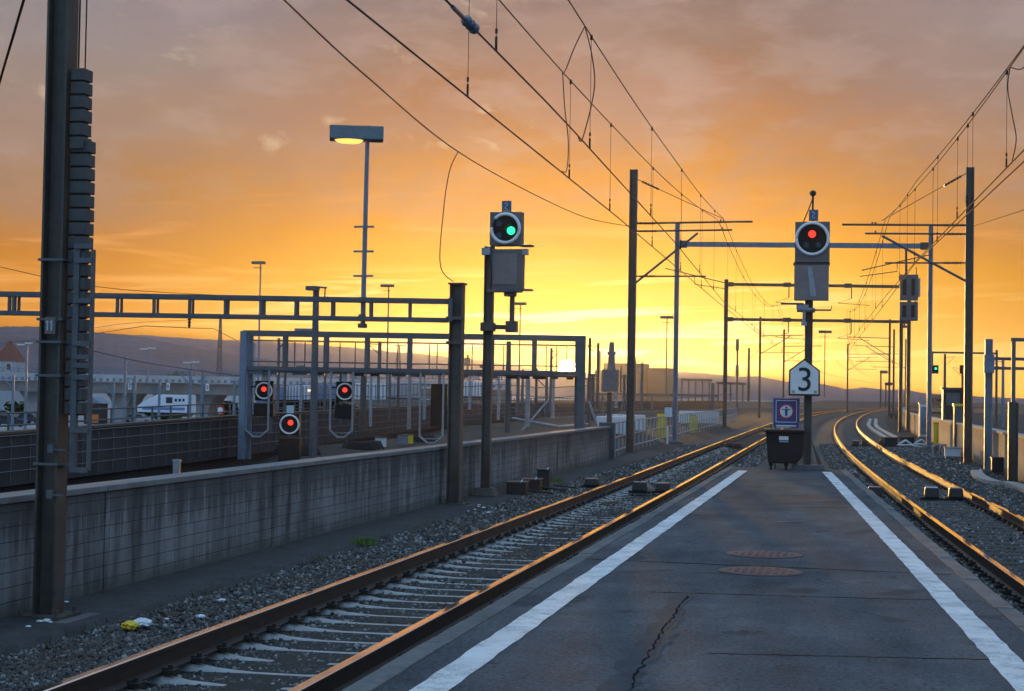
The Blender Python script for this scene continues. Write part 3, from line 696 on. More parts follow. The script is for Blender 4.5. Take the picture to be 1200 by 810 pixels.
# wall-side mast carrying the left lattice beam
m527 = mast('short stout steel mast close to the wall, carrying the open beam', (-7.06, 29.15, 0), 4.08, .24, .24)
mb = MB(); mb.box((-7.06, 29.0, 3.45), (.34, .06, .06)); mb.box((-7.06, 29.0, 3.0), (.32, .06, .05)); mb.box((-7.06, 29.15, 4.09), (.30, .30, .03)); mb.build('head_plate', 'steel_dark', m527)
u = Vector((math.cos(PSI), math.sin(PSI), 0)); vperp = Vector((-math.sin(PSI), math.cos(PSI), 0))
A0 = Vector((-7.2, 29.12, 0))
bt = thing('open_beam', 'open steel box beam reaching left over the yard from the stout mast', 'beam', (A0.x, A0.y, 3.6))
ztop, zbot = 3.77, 3.42
for k, off in enumerate((0, .32)):
    for zc in (ztop, zbot):
        a = A0 + vperp * off; b_ = a - u * 12.5; a.z = b_.z = zc
        MB().bar(b_, a, .075, .085 if zc == ztop else .075).build('chord', 'galv_dull', bt)
    mb = MB()
    for px in (14, 52, 94, 136, 179, 221, 263, 306, 346, 389, 434, 480):
        q = at(px, 360, dep(A0)); s_ = (q - A0).dot(u); a = A0 + u * s_ + vperp * off
        mb.bar((a.x, a.y, zbot + .037), (a.x, a.y, ztop - .042), .012 if k else .05, .10 if k else .05)
    for px in range(-120, 10, 43):
        q = at(px, 360, dep(A0)); s_ = (q - A0).dot(u); a = A0 + u * s_ + vperp * off
        mb.bar((a.x, a.y, zbot + .037), (a.x, a.y, ztop - .042), .05, .05)
    mb.build('verticals', 'galv_dull', bt)
mb = MB()
for px in (52, 94, 179, 263, 346, 434, 508):
    q = at(px, 360, dep(A0)); s_ = (q - A0).dot(u); a = A0 + u * s_
    for zc in (zbot, ): mb.bar((a.x, a.y, zc), (a.x + vperp.x * .32, a.y + vperp.y * .32, zc), .04, .04)
mb.bar((A0.x - .02, A0.y - .02, 3.6), (A0.x + .05, A0.y, 3.6), .32, .44)
mb.build('cross_ties', 'galv_dull', bt)
pi_ = at(222, 373, 30.2)
ins = thing('yard_insulator', 'small dark insulator hanging under the open beam with two wires', 'insulator', (pi_.x, pi_.y, zbot - .3))
mb = MB(); rod_insul(mb, (pi_.x, pi_.y, zbot - .04), (pi_.x, pi_.y, zbot - .22), .045, 3); mb.build('ribbed_body', 'porcelain', ins)
mb = MB(); mb.tube([(pi_.x, pi_.y, zbot - .22), at(170, 382, 36), at(112, 391, 48)], .008, 5); mb.tube([(pi_.x, pi_.y, zbot - .22), at(250, 385, 36), at(283, 402, 46)], .008, 5); mb.build('wire', 'wire', ins)

# floodlight on the beam
q = at(424, 372, dep(A0)); lp = A0 + u * (q - A0).dot(u) + vperp * .12
zl = at(430, 146, 30).z; zbx = at(430, 163, 30).z
lamp = thing('yard_floodlight', 'tall floodlight with a lit box head, standing on the open beam', 'floodlight', (lp.x, lp.y, zbot))
mb = MB(); mb.tube([(lp.x, lp.y, zbot - .14), (lp.x + .02, lp.y, zbx)], [.05, .04], 10); mb.build('pole', 'galv_blue', lamp)
for c_, d_ in (((lp.x, lp.y - .02, zbot - .13), (.14, .14, .08)), ((lp.x, lp.y - .06, zbot + .02), (.13, .05, .12)), ((lp.x, lp.y - .06, ztop), (.13, .05, .10))): MB().box(c_, d_).build('mounting_clamp', 'galv_dull', lamp)
for py in (265, 294, 323):
    z = at(426, py, 30).z; mb = MB(); mb.bar((lp.x - .19, lp.y - .03, z), (lp.x + .19, lp.y - .03, z), .04, .035); mb.build('step_bar', 'galv_blue', lamp)
lc = at(419, 155, 30)
hd = MB(); rzl = PSI + .10
ca, sa = math.cos(rzl), math.sin(rzl)
hc = Vector((lp.x - .19, lp.y, (zl + zbx) / 2))
hd.box(hc, (1.0, .42, zl - zbx - .02), rzl); hd.box((hc.x + ca * .22, hc.y + sa * .22, hc.z), (.05, .435, zl - zbx - .005), rzl); hood = hd.build('head_housing', 'lamp_house', lamp, bevel=.015)
gl_ = MB(); vs = []
c0 = Vector((hc.x - ca * .14, hc.y - sa * .14, zbx + .012))
gl_.add([(c0.x + (ca * math.cos(a) * .27 - sa * math.sin(a) * .2), c0.y + (sa * math.cos(a) * .27 + ca * math.sin(a) * .2), zz_) for zz_, k in ((c0.z, 1), ) for a in [i * math.pi / 12 for i in range(24)]] +
        [(c0.x + .75 * (ca * math.cos(a) * .27 - sa * math.sin(a) * .2), c0.y + .75 * (sa * math.cos(a) * .27 + ca * math.sin(a) * .2), c0.z - .05) for a in [i * math.pi / 12 for i in range(24)]],
        [(i, (i + 1) % 24, 24 + (i + 1) % 24, 24 + i) for i in range(24)] + [tuple(range(24, 48))])
gl_.build('lamp_glass', 'warm_lamp', hood)

# ------------------------------------------------------------------ masts with cantilevers over the two main tracks
def cantilever(r, x0, y, dirx, z1, l1, z2, l2, zs0, ls, zs1, z3, l3, sk=0.0):
    """two top arms with insulators, a strut and a registration arm; part group of mast r"""
    def P3(l, z): return (x0 + dirx * l, y + sk * l, z)
    mb = MB(); mb.tube([P3(.12, z1), P3(l1, z1 + .04)], .035, 8); mb.build('upper_arm', 'steel_dark', r)
    mb = MB(); mb.tube([P3(.12, z2), P3(l2, z2 + .03)], .032, 8); mb.build('lower_arm', 'steel_dark', r)
    mb = MB(); mb.tube([P3(.10, zs0), P3(ls, zs1)], .04, 8); mb.build('strut', 'galv_dull', r)
    mb = MB(); mb.tube([P3(.12, z3), P3(l3, z3)], .028, 8); mb.tube([P3(l3 * .45, z3 + .28), P3(l3 + .75, z3 - .25)], .018, 6); mb.tube([P3(l3 - .4, z3 - .02), P3(l3 - .4, z3 - .28), P3(l3 + .8, z3 - .45)], .014, 6); mb.build('registration_arm', 'steel_dark', r)
    for z in (z1, z2, z3): mb = MB(); rod_insul(mb, P3(.25, z), P3(.85, z), .06, 7); mb.build('insulator', 'porcelain', r)
    for l, z in ((l1 * .735, z1), (l1 * .76, z1), (l2 * .9, z2)): MB().cyl(P3(l, z + .02), P3(l, z + .12), .03, 8).build('wire_clamp', 'steel_dark', r)
m740 = mast('tall steel mast with two arms and a strut, by the end of the left wall', (-7.46, 57.1, 0), 10.1, .26, .26)
cantilever(m740, -7.46, 57.1, 1, 8.18, 4.2, 7.9, 3.5, 6.05, 2.3, 7.83, 6.3, 2.6)
m1134 = mast('tall dark steel mast right of the right track, mirrored arms reaching left', (3.92, 55.0, 0), 9.75, .26, .26)
cantilever(m1134, 3.92, 55.0, -1, 7.84, 4.1, 7.55, 3.35, 6.0, 2.8, 7.5, 6.6, 2.7)
for r, x0, y, s_, tgt in ((m740, -7.46, 57.1, 1, (-4.3, 57.0, 8.32)), (m1134, 3.92, 55.0, -1, (1.1, 55.0, 8.0))):
    a = Vector((x0 + s_ * .12, y, 9.55 if s_ < 0 else 9.75)); b_ = Vector(tgt)
    mb = MB(); rod_insul(mb, a.lerp(b_, .06), a.lerp(b_, .26), .06, 6); mb.build('stay_insulator', 'porcelain', r)
    mb = MB(); mb.tube([a, a.lerp(b_, .06)], .015, 6); mb.tube([a.lerp(b_, .26), b_], .011, 6); mb.build('stay_wire', 'wire', r)

def portal(labels, xl, yl, xr, yr, h, zbeams, bh, wd, material, plabel, mcol='galv_blue', fit=True):
    a = mast(labels[0], (xl, yl, 0), h, wd, wd, material=mcol); b_ = mast(labels[1], (xr, yr, 0), h, wd, wd, material=mcol)
    for zb_, lab in zip(zbeams, plabel):
        t = thing('portal_beam', lab, 'beam', ((xl + xr) / 2, (yl + yr) / 2, zb_))
        p0, p1 = Vector((xl + wd / 2 + .002, yl, zb_)), Vector((xr - wd / 2 - .002, yr, zb_))
        MB().bar(p0, p1, .16, bh).build('girder', material, t)
        mb = MB()
        for q, s_ in ((p0, 1), (p1, -1)):
            c = q + (p1 - p0).normalized() * s_ * .18; mb.box((c.x, c.y, c.z), (.34, .22, bh + .10))
        for f_ in ((.33, .67) if fit else ()):
            c = p0.lerp(p1, f_); mb.box((c.x, c.y, c.z + .02), (.5, .21, bh + .10))
        mb.build('collar', 'steel_dark', t)
        for f_ in ((.34, .69) if fit else ()):
            mb = MB()
            c = p0.lerp(p1, f_) - Vector((0, 0, bh / 2)); rod_insul(mb, c - Vector((0, .0, .05)), c - Vector((0, 0, .75)), .06, 5)
            mb.tube([c - Vector((0, 0, .75)), c - Vector((.9, 0, 1.05)), c - Vector((-1.2, 0, 1.2))], .02, 6); mb.build('hanging_insulator', 'porcelain', t)
portal(('blue grey portal mast left of the left track, second past the wall end', 'blue grey portal mast by the cabinet right of the right track'),
       -7.53, 73.1, 3.63, 74.3, 9.9, (8.93,), .22, .20, 'galv_blue', ('blue grey portal beam crossing both tracks behind the red signal',), fit=False)
portal(('third brown mast left of the left track, with two beams on it', 'right post of the second portal, behind the signal box on its pole'),
       -7.98, 110, 4.1, 112, 10.0, (9.66, 7.30), .20, .26, 'steel_dark', ('upper brown beam of the second portal across both tracks', 'lower brown beam of the second portal across both tracks'), 'steel_dark')

def simple_mast(label, x, y, h, dirx, arm=3.4, wd=.22, group='far catenary masts along the tracks'):
    r = thing('catenary_mast', label, 'mast', (x, y, 0), group=group)
    MB().hbeam((x, y, -.1), h + .1, wd, wd, .02).build('column', 'steel_dark', r)
    mb = MB(); mb.tube([(x, y, h - 2.0), (x + dirx * arm, y, h - 1.9)], .045, 6); mb.tube([(x, y, h - 3.9), (x + dirx * arm * .7, y, h - 2.0)], .045, 6); mb.tube([(x, y, h - 3.7), (x + dirx * arm * .95, y, h - 3.7)], .035, 6)
    mb.build('arm', 'steel_dark', r); return r
for (px, py_top, Y, d, lab) in ((890, 371, 172, 1, 'dark mast left of the left track, just left of the blue sign'), (918, 386, 196, 1, 'dark mast behind the blue sign and the brown container'),
                            (993, 403, 245, 1, 'slender far mast standing in the bend between the two tracks'), (1042, 374, 174, -1, 'dark far mast just left of the signal with the grey boxes'),
                            (1061, 397, 215, -1, 'dark far mast just right of the signal with the grey boxes'), (1047, 386, 190, -1, 'dark far mast tucked close behind the post of the boxed signal')):
    q = at(px, 468, Y * .975); z = at(px, py_top, dep(q)).z
    simple_mast(lab, q.x, q.y, z, d, 4.4)

# ------------------------------------------------------------------ overhead lines
def sagline(pts, n=14):
    """smooth curve through survey points"""
    P_ = [Vector(p) for p in pts]; out_ = []
    for i in range(len(P_) - 1):
        p0 = P_[max(i - 1, 0)]; p1 = P_[i]; p2 = P_[i + 1]; p3 = P_[min(i + 2, len(P_) - 1)]
        for k in range(n):
            t = k / n; t2, t3 = t * t, t * t * t
            out_.append(0.5 * ((2 * p1) + (p2 - p0) * t + (2 * p0 - 5 * p1 + 4 * p2 - p3) * t2 + (3 * p1 - p0 - 3 * p2 + p3) * t3))
    out_.append(P_[-1]); return out_
def catenary(label, xf, supports, cz, mz_sup, sag, droppers, jumpers=(), y0=2.0, ins=None):
    """messenger + contact wire along x = xf(y); supports are the y of the masts"""
    r = thing('overhead_line', label, 'overhead line', (xf(supports[1]), supports[1], mz_sup), group='overhead contact lines above the tracks')
    def mz(y):
        for a, b_ in zip(supports[:-1], supports[1:]):
            if a <= y <= b_:
                t = (y - a) / (b_ - a); L = (b_ - a); return mz_sup - sag * min(1.0, (L / 60.0) ** 2) * 4 * t * (1 - t)
        return mz_sup
    ys_ = [y0 + .0]; 
    while ys_[-1] < supports[-1]: ys_.append(ys_[-1] + (2.0 if ys_[-1] < 120 else 5.0))
    MB().tube([(xf(y), y, mz(y)) for y in ys_], .0095, 5).build('messenger_wire', 'wire', r)
    MB().tube([(xf(y), y, cz - (.06 * math.sin((y % 30) / 30 * math.pi)) * 0) for y in ys_], .0105, 5).build('contact_wire', 'wire', r)
    for y in droppers:
        mb = MB(); mb.tube([(xf(y), y, mz(y)), (xf(y), y, cz)], .0035, 4); mb.cyl((xf(y), y, mz(y) - .05), (xf(y), y, mz(y) + .02), .018, 6); mb.cyl((xf(y), y, cz), (xf(y), y, cz + .14), .013, 6); mb.cyl((xf(y), y, cz + .17), (xf(y), y, cz + .22), .013, 6)
        mb.build('dropper', 'wire', r)
    if ins:
        mb = MB(); rod_insul(mb, (xf(ins), ins, cz), (xf(ins + .45), ins + .45, cz), .055, 3); mb.cyl((xf(ins - .5), ins - .5, cz), (xf(ins - .05), ins - .05, cz), .02, 8)
        mb.build('section_insulator', 'insul_blue', r)
    for pts in jumpers:
        MB().tube(sagline(pts), .008, 5).build('jumper_cable', 'wire', r)
    return r, mz
def xb(y): return float(np.interp(y, [0, 30, 57, 75, 110], [-4.17, -4.22, -4.45, -4.5, lx(110)])) if y < 110 else lx(y)
def xc(y): return float(np.interp(y, [0, 19, 35, 57, 75, 110], [-3.32, -3.40, -3.68, -4.25, -4.3, lx(110) + .15])) if y < 110 else lx(y) + .15
LSUP = [-19, 57, 110, 172, 245, 310, 380]
zc_ = EYE + 3.32
DZM = EYE + 6.2
def yat(px, py, X):     # distance along the track at which a line at lateral offset X shows at that pixel
    d = ray(px, py); return X / d.x * d.y
ln1, mz1 = catenary('overhead line above the left track, its contact wire the lower one on the left', xb, LSUP, zc_, DZM, 1.40,
   [yat(550, 108, -4.18), yat(668, 200, -4.2), 29, 36, 43, 50, 62, 72, 82, 92, 102] + list(range(120, 240, 12)), ins=None)
ln2, mz2 = catenary('overhead line with a blue section insulator, slanting in over the left track', xc, LSUP, zc_ + .02, DZM + .03, 1.36,
   [yat(582, 53, -3.38), yat(691, 168, -3.45), 30, 37, 44, 51, 64, 76, 88, 100], ins=yat(548, 20, -3.36))
ya = yat(665, 198, -4.2); yb = yat(683, 165, -3.45); yc = yat(687, 25, -3.42)
j = thing('jumper_loop', 'thin black loops of jumper cable joining the two lines over the left track', 'cable', (-3.8, ya, 6.5))
a1 = Vector((xc(yc), yc, mz2(yc))); a2 = Vector((xb(ya - .5), ya - .5, mz1(ya - .5)))
MB().tube(sagline([a1, a1.lerp(a2, .35) + Vector((-.03, 0, -.06)), a1.lerp(a2, .75) + Vector((-.02, 0, -.10)), a2 + Vector((0, 0, -.03)), a2]), .008, 5).build('cross_cable', 'wire', j)
MB().tube(sagline([a1, a1 + Vector((.05, .35, -.35)), Vector((xc(yb) + .07, (yc + yb) / 2 + .4, (mz2(yb) + zc_) / 2)), Vector((xc(yb), yb - .1, zc_ + .05)), Vector((xc(yb), yb - .5, zc_ + .03))]), .008, 5).build('drop_cable', 'wire', j)
MB().tube(sagline([a2, a2 + Vector((.02, .1, -.5)), a2 + Vector((.05, .3, -1.0)), Vector((xb(ya), ya, zc_ + .1)), Vector((xb(ya), ya - .4, zc_ + .02))]), .008, 5).build('drop_cable', 'wire', j)

def xr_(y): return float(np.interp(y, [0, 22, 40, 55, 75, 112], [3.15, 2.32, 1.65, 1.22, .75, rx(112)])) if y < 112 else rx(y)
def xr2(y): return float(np.interp(y, [0, 22, 40, 55, 75, 112], [3.45, 2.42, 1.62, 1.35, .95, rx(112) + .2])) if y < 112 else rx(y) + .2
RSUP = [-14, 55, 112, 174, 240, 310, 380]
r1, mzr1 = catenary('overhead line above the right track, its wires leaving the picture at the right edge', xr_, RSUP, EYE + 3.36, EYE + 6.0, 1.25,
   [yat(1184, 80, 2.28), yat(1145, 130, 2.2), 31, 36, 41, 47, 62, 72, 82, 92, 104] + list(range(122, 240, 12)))
r2, mzr2 = catenary('second overhead line above the right track, just outside the first', xr2, RSUP, EYE + 3.30, EYE + 6.03, 1.12, [29, 35, 44, 60, 70, 80, 90, 100])
yj = yat(1190, 72, 2.32)
j = thing('jumper_loop', 'black jumper cable hanging between the wires at the right edge', 'cable', (2.3, yj, 6))
a1 = Vector((xr_(yj), yj, mzr1(yj))); a2 = Vector((xr_(yj) + .02, yj - .1, EYE + 3.36))
MB().tube(sagline([a1 + Vector((.25, -1.2, .0)), a1 + Vector((.12, -.5, -.12)), a1]), .008, 5).build('cross_cable', 'wire', j)
MB().tube(sagline([a1, a1 + Vector((-.03, 0, -.3)), a1.lerp(a2, .5) + Vector((.02, 0, 0)), a2 + Vector((.06, 0, .35)), a2]), .008, 5).build('drop_cable', 'wire', j)
# feeders
fd = thing('feeder_wire', 'single feeder wire sagging from the upper left to the tall mast by the wall end', 'wire', at(537, 178, 30))
fpts = [at(200, -132, 11), at(333, 0, 16.2), at(430, 90, 21.5), at(537, 178, 29.6), at(632, 231, 41), at(690, 256, 50), at(736, 265, 57)]
MB().tube(sagline(fpts), .0105, 5).build('wire', 'wire', fd)
MB().tube(sagline([at(537, 178, 29.6), at(527, 200, 29.5), at(520, 245, 29.3), at(516, 310, 29.2), Vector((-7.12, 29.05, 4.12))]), .009, 5).build('tail_cable', 'wire', fd)
fd = thing('feeder_wire', 'thick dark wire crossing the top left corner of the picture', 'wire', at(10, 60, 12))
MB().tube([at(-40, 226, 14), at(0, 95, 12), at(28, 0, 10.5), at(60, -110, 9)], .010, 6).build('wire', 'wire', fd)
fd = thing('feeder_wire', 'wire running from the right edge towards the top arm of the right mast', 'wire', at(1180, 255, 30))
MB().tube(sagline([at(1320, 205, 18), at(1200, 246, 28), at(1141, 265, 53)]), .010, 5).build('wire', 'wire', fd)
for pts, lab in (([at(-60, 300, 60), at(0, 313, 62), at(130, 338, 66), at(300, 348, 80)], 'upper thin wire over the yard at the left edge'), ([at(95, 408, 60), at(165, 424, 62), at(230, 434, 66), at(283, 441, 70)], 'thin wire sloping down over the viaduct to the signal gantry'),
                 ([at(-40, 405, 70), at(40, 398, 80), at(140, 380, 100), at(225, 375, 120)], 'lower thin wire over the yard above the red roofed house')):
    fd = thing('yard_wire', lab, 'wire', pts[1]); MB().tube(sagline(pts), .013, 5).build('wire', 'wire', fd)

# ------------------------------------------------------------------ signals
def text_plate(mb, x, y, z, s_):        # illegible pale strokes of the little number plates
    mb.ring((x - .01, y, z + .25 * s_), .22 * s_, .05 * s_, n=14, m=5, a0=.4, a1=4.4); mb.ring((x + .03 * s_, y, z - .2 * s_), .22 * s_, .05 * s_, n=14, m=5, a0=3.6, a1=7.6)
def signal_head(r, x, y, zc, wd, ring_r, up, dn, lens, lamp_mat, gap=False):
    """upper box with ring target; face looks down -y; lens = (dx,dz)"""
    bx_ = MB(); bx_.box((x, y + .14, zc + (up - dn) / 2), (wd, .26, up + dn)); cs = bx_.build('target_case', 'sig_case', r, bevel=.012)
    f_ = MB(); f_.disc((x, y + .002, zc), ring_r * .97, .012, 40); f_.build('black_target', 'sig_face', cs)
    a0, a1 = (0, 2 * math.pi) if not gap else (math.radians(42), math.radians(42 + 322))
    rg = MB(); rg.ring((x, y - .02, zc), ring_r, .034, n=48, m=8, a0=a0, a1=a1); rg.build('white_ring', 'white_ring', cs, smooth=True)
    ho = MB(); n = 12; lx_, lz_ = x + lens[0], zc + lens[1]
    hv = [(lx_ + .115 * math.cos(a), yy_, lz_ + .115 * math.sin(a)) for yy_ in (y - .005, y - .16) for a in [math.pi * i / n for i in range(n + 1)]]
    ho.add(hv, [(i, i + 1, n + 2 + i, n + 1 + i) for i in range(n)]); hb = ho.build('hood', 'sig_face', cs, fix=False)
    so_ = hb.modifiers.new('thick', 'SOLIDIFY'); so_.thickness = .006
    for ddx, ddz in ((-.13, -.14), (.13, -.14), (-.13, .10), (.14, .10)):
        if math.hypot(ddx - lens[0], ddz - lens[1]) > .16:
            ll = MB(); ll.disc((x + ddx, y - .010, zc + ddz), .062, .012, 20); ll.build('dark_lens', 'glass_dark', cs)
    le = MB(); le.disc((lx_, y - .012, lz_), .083, .02, 28); le.build('lit_lens', lamp_mat, cs)
    return cs
# green signal by the wall
sx_, sy_ = -6.68, 31.55
s1 = thing('railway_signal', 'tall railway signal showing green, on a slim pole in front of the wall', 'signal', (-7.02, 31.6, 0))
MB().hbeam((-7.02, 31.66, 0), 5.02, .16, .18, .016).build('pole', 'steel_dark', s1)
mb = MB(); mb.box((-7.02, 31.66, .03), (.5, .5, .05)); mb.box((-7.02, 31.66, .12), (.34, .34, .14), taper=1.25); mb.build('base_plate', 'steel_dark', s1)
signal_head(s1, sx_, sy_, 5.365, .65, .285, .335, .34, (.115, -.045), 'green_lamp', gap=True)
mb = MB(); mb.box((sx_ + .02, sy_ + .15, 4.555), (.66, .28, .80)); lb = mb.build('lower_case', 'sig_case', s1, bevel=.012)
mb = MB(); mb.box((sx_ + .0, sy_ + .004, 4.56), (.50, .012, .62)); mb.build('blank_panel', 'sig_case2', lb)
MB().box((sx_, sy_ + .03, 4.12), (.66, .34, .05)).box((sx_ + .1, sy_ + .1, 4.06), (.22, .2, .09)).box((sx_ + .40, sy_ + .08, 4.14), (.3, .22, .035)).build('service_step', 'galv_dull', s1)
MB().box((sx_ + .43, sy_ + .08, 5.02), (.24, .22, .035)).build('upper_step', 'galv_dull', s1)
MB().box((-7.05, 31.5, 4.90), (.17, .16, .14)).build('top_bracket', 'galv', s1); MB().box((-6.28, 31.62, 4.90), (.10, .16, .12)).build('side_bracket', 'galv', s1)
mb = MB(); mb.tube([(sx_ + .13, sy_ + .15, 4.1), (sx_ + .13, sy_ + .15, 3.35)], .052, 10); mb.build('support_tube', 'steel_dark', s1)
mb = MB(); mb.box((-7.02, 31.62, 3.40), (.26, .26, .17)); mb.box((sx_ + .13, sy_ + .15, 3.41), (.22, .2, .22)); mb.bar((-6.9, 31.65, 3.40), (sx_ + .02, sy_ + .15, 3.40), .1, .09); mb.build('tube_clamp', 'steel_dark', s1)
mb = MB(); mb.tube([(-6.98, 31.5, 4.8), (-6.93, 31.45, 4.4), (-6.95, 31.5, 4.14)], .018, 6); mb.build('cable', 'rubber', s1)
mb = MB(); mb.box((sx_ - .01, sy_ + .12, 5.82), (.19, .03, .22)); mb.box((sx_ - .07, sy_ + .12, 5.71), (.015, .02, .07)); mb.box((sx_ + .06, sy_ + .12, 5.71), (.015, .02, .07)); npl = mb.build('number_plate', 'plate_blue', s1)
mb = MB(); text_plate(mb, sx_ - .01, sy_ + .10, 5.82, .14); mb.build('plate_mark', 'plate_pale', npl)
mb = MB(); mb.box((sx_ - .005, sy_ + .10, 5.725), (.12, .02, .035)); mb.build('pale_bar', 'tan', s1)

# red signal at the platform end
sx_, sy_ = -.76, 36.3
s2 = thing('railway_signal', 'large railway signal showing red, on the pole at the platform end', 'signal', (-.82, 36.4, PH))
MB().hbeam((-.82, 36.5, PH), 5.2, .15, .17, .016).build('pole', 'steel_dark', s2)
mb = MB(); mb.box((-.80, 36.45, PH + .06), (.70, .5, .115)); mb.build('base_block', 'concrete_dark', s2, bevel=.015)
mb = MB()
for q in (-.32, .32): mb.prism([(-.82 + q * .25, PH + .65), (-.82 + q * .28, PH + .65), (-.82 + q, PH + .12), (-.82 + q * .7, PH + .12)], 36.47, 36.5)
mb.build('gusset', 'steel_dark', s2)
signal_head(s2, sx_, sy_, 5.60, .755, .345, .38, .56, (-.005, .105), 'red_lamp')
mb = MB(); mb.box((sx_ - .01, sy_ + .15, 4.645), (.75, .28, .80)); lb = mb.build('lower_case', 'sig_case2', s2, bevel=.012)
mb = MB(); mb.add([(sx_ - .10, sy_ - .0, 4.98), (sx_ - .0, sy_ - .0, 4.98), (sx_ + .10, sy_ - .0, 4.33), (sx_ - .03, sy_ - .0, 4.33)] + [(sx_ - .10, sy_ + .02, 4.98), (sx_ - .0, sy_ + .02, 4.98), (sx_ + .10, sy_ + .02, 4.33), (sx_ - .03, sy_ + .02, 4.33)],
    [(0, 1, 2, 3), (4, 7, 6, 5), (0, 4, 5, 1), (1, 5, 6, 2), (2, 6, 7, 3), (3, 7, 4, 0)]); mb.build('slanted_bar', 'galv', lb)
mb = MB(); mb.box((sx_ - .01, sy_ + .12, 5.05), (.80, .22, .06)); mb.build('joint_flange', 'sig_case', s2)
MB().box((sx_ - .42, sy_ - .02, 4.16), (.5, .16, .035)).build('service_step', 'galv_dull', s2); MB().box((sx_ + .2, sy_ - .08, 4.02), (.45, .16, .03)).bar((sx_ + .42, sy_ - .08, 4.03), (sx_ + .44, sy_ - .08, 4.11), .02, .02).build('service_step', 'galv_dull', s2)
mb = MB(); mb.box((sx_ - .20, sy_ + .02, 4.09), (.26, .18, .10)); mb.tube([(sx_ - .32, sy_, 4.03), (sx_ + .08, sy_, 4.02)], .055, 10); mb.tube([(sx_ - .16, sy_ - .02, 4.0), (sx_ - .16, sy_ - .02, 3.74)], .035, 8); mb.box((sx_ - .16, sy_ - .02, 3.72), (.12, .1, .08)); mb.build('clamp', 'galv', s2)
mb = MB(); mb.box((sx_ + .02, sy_ + .10, 6.13), (.20, .03, .25)); npl = mb.build('number_plate', 'plate_blue', s2)
mb = MB(); text_plate(mb, sx_ + .02, sy_ + .08, 6.13, .15); mb.build('plate_mark', 'plate_pale', npl)
mb = MB(); mb.tube([(sx_, sy_ + .15, 6.0), (sx_, sy_ + .15, 6.62)], .022, 8); mb.tube([(sx_, sy_ + .15, 6.52), (sx_ - .08, sy_ + .15, 6.3), (sx_ - .2, sy_ + .15, 6.0)], .012, 6)
mb.tube([(sx_, sy_ + .15, 6.56), (sx_, sy_ + .15, 6.60), (sx_, sy_ + .15, 6.66), (sx_, sy_ + .15, 6.69)], [.03, .07, .07, .03], 12); mb.build('antenna', 'black_paint', s2)

# sign 3 fixed to the signal pole
sg = thing('platform_sign', 'white five sided sign with a black 3 and dark rim, on the red signal pole', 'sign', (-.95, 36.2, 1.9))
zA, zB, zC = at(942, 420, 35.5).z, at(942, 434, 35.5).z, at(942, 464, 35.5).z; cx_ = at(942.5, 440, 35.5).x; hw = .338
def penta(s_, dz=0): 
    zm = (zA + zC) / 2; return [(cx_ + x * s_, zm + (z - zm) * s_) for x, z in ((-hw, zC), (hw, zC), (hw, zB), (0, zA), (-hw, zB))]
MB().prism(penta(1.0), 36.20, 36.24).build('rim_plate', 'black_paint', sg)
MB().prism(penta(.90), 36.192, 36.199).build('face', 'white_paint', sg)
text_mesh('3', .74, .004, 'numeral', 'black_paint', sg, Vector((cx_ + .01, 36.187, (zB + zC) / 2 + .055)) - sg.location)
mb = MB(); mb.box((cx_ - .24, 36.187, zC + .09), (.07, .008, .06)); mb.box((cx_ + .24, 36.187, zC + .09), (.07, .008, .06)); mb.build('corner_fixing', 'tan', sg)
mb = MB(); mb.box((cx_ + .12, 36.31, zC + .15), (.25, .13, .05)); mb.box((cx_ + .12, 36.31, zB), (.25, .13, .05)); mb.build('bracket', 'galv_dull', sg)

# container with the blue no-entry sign behind its rim
ct = thing('wheeled_container', 'dark brown wheeled grit container at the end of the platform', 'container', (-1.43, 36.45, PH))
x0, x1 = at(895.5, 520, 35.7).x, at(944, 520, 35.7).x; zt_ = at(920, 504, 35.7).z
mb = MB(); o_ = [(x0 + .09, PH + .14), (x1 - .20, PH + .14), (x1 - .06, PH + .28), (x1 - .03, zt_ - .05), (x0 + .03, zt_ - .05)]
mb.prism(o_, 36.12, 36.72); body = mb.build('body', 'bin_brown', ct, bevel=.03)
mb = MB(); mb.box(((x0 + x1) / 2, 36.42, zt_ - .025), (x1 - x0 + .02, .72, .055)); mb.build('lid', 'bin_brown', ct, bevel=.012)
mb = MB(); mb.box((x0 + .05, 36.42, zt_ + .012), (.13, .3, .03)); mb.build('lid_handle', 'tan', ct)
for wx_ in (x0 + .15, x0 + .48): 
    l = MB(); l.box((wx_, 36.2, PH + .12), (.09, .10, .08)); lg = l.build('leg', 'bin_brown', ct)
    q = MB(); q.cyl((wx_ - .025, 36.2, PH + .055), (wx_ + .025, 36.2, PH + .055), .054, 16); q.build('wheel', 'rubber', lg)
mb = MB(); mb.box(((x0 + x1) / 2 - .02, 36.113, zt_ - .18), (.20, .008, .085)); mb.build('label', 'white_dull', body)
mb = MB(); mb.box(((x0 + x1) / 2 - .02, 36.113, zt_ - .255), (.20, .006, .015)); mb.build('label_strip', 'plate_pale', body)
bs = thing('warning_sign', 'blue square no entry sign with a white disc and figure, above the brown container', 'sign', (at(921, 484, 35.9).x, 36.62, zt_))
bxc = at(921, 484, 35.9).x; zt2, zb2 = at(921, 466.5, 35.9).z, at(921, 502.5, 35.9).z; zm = at(921, 482.5, 35.9).z
mb = MB(); mb.box((bxc, 36.66, (zt2 + zb2) / 2), (.60, .03, zt2 - zb2)); pl_ = mb.build('panel', 'galv', bs)
mb = MB(); mb.box((bxc, 36.643, (zt2 + zb2) / 2), (.565, .006, zt2 - zb2 - .03)); mb.build('blue_field', 'sign_blue', bs)
mb = MB(); hwf = .225
for zz_ in (zm - .235, zm + .245): mb.box((bxc, 36.638, zz_), (2 * hwf, .006, .014))
for s_ in (-1, 1): mb.box((bxc + s_ * hwf, 36.638, zm + .005), (.014, .006, .48))
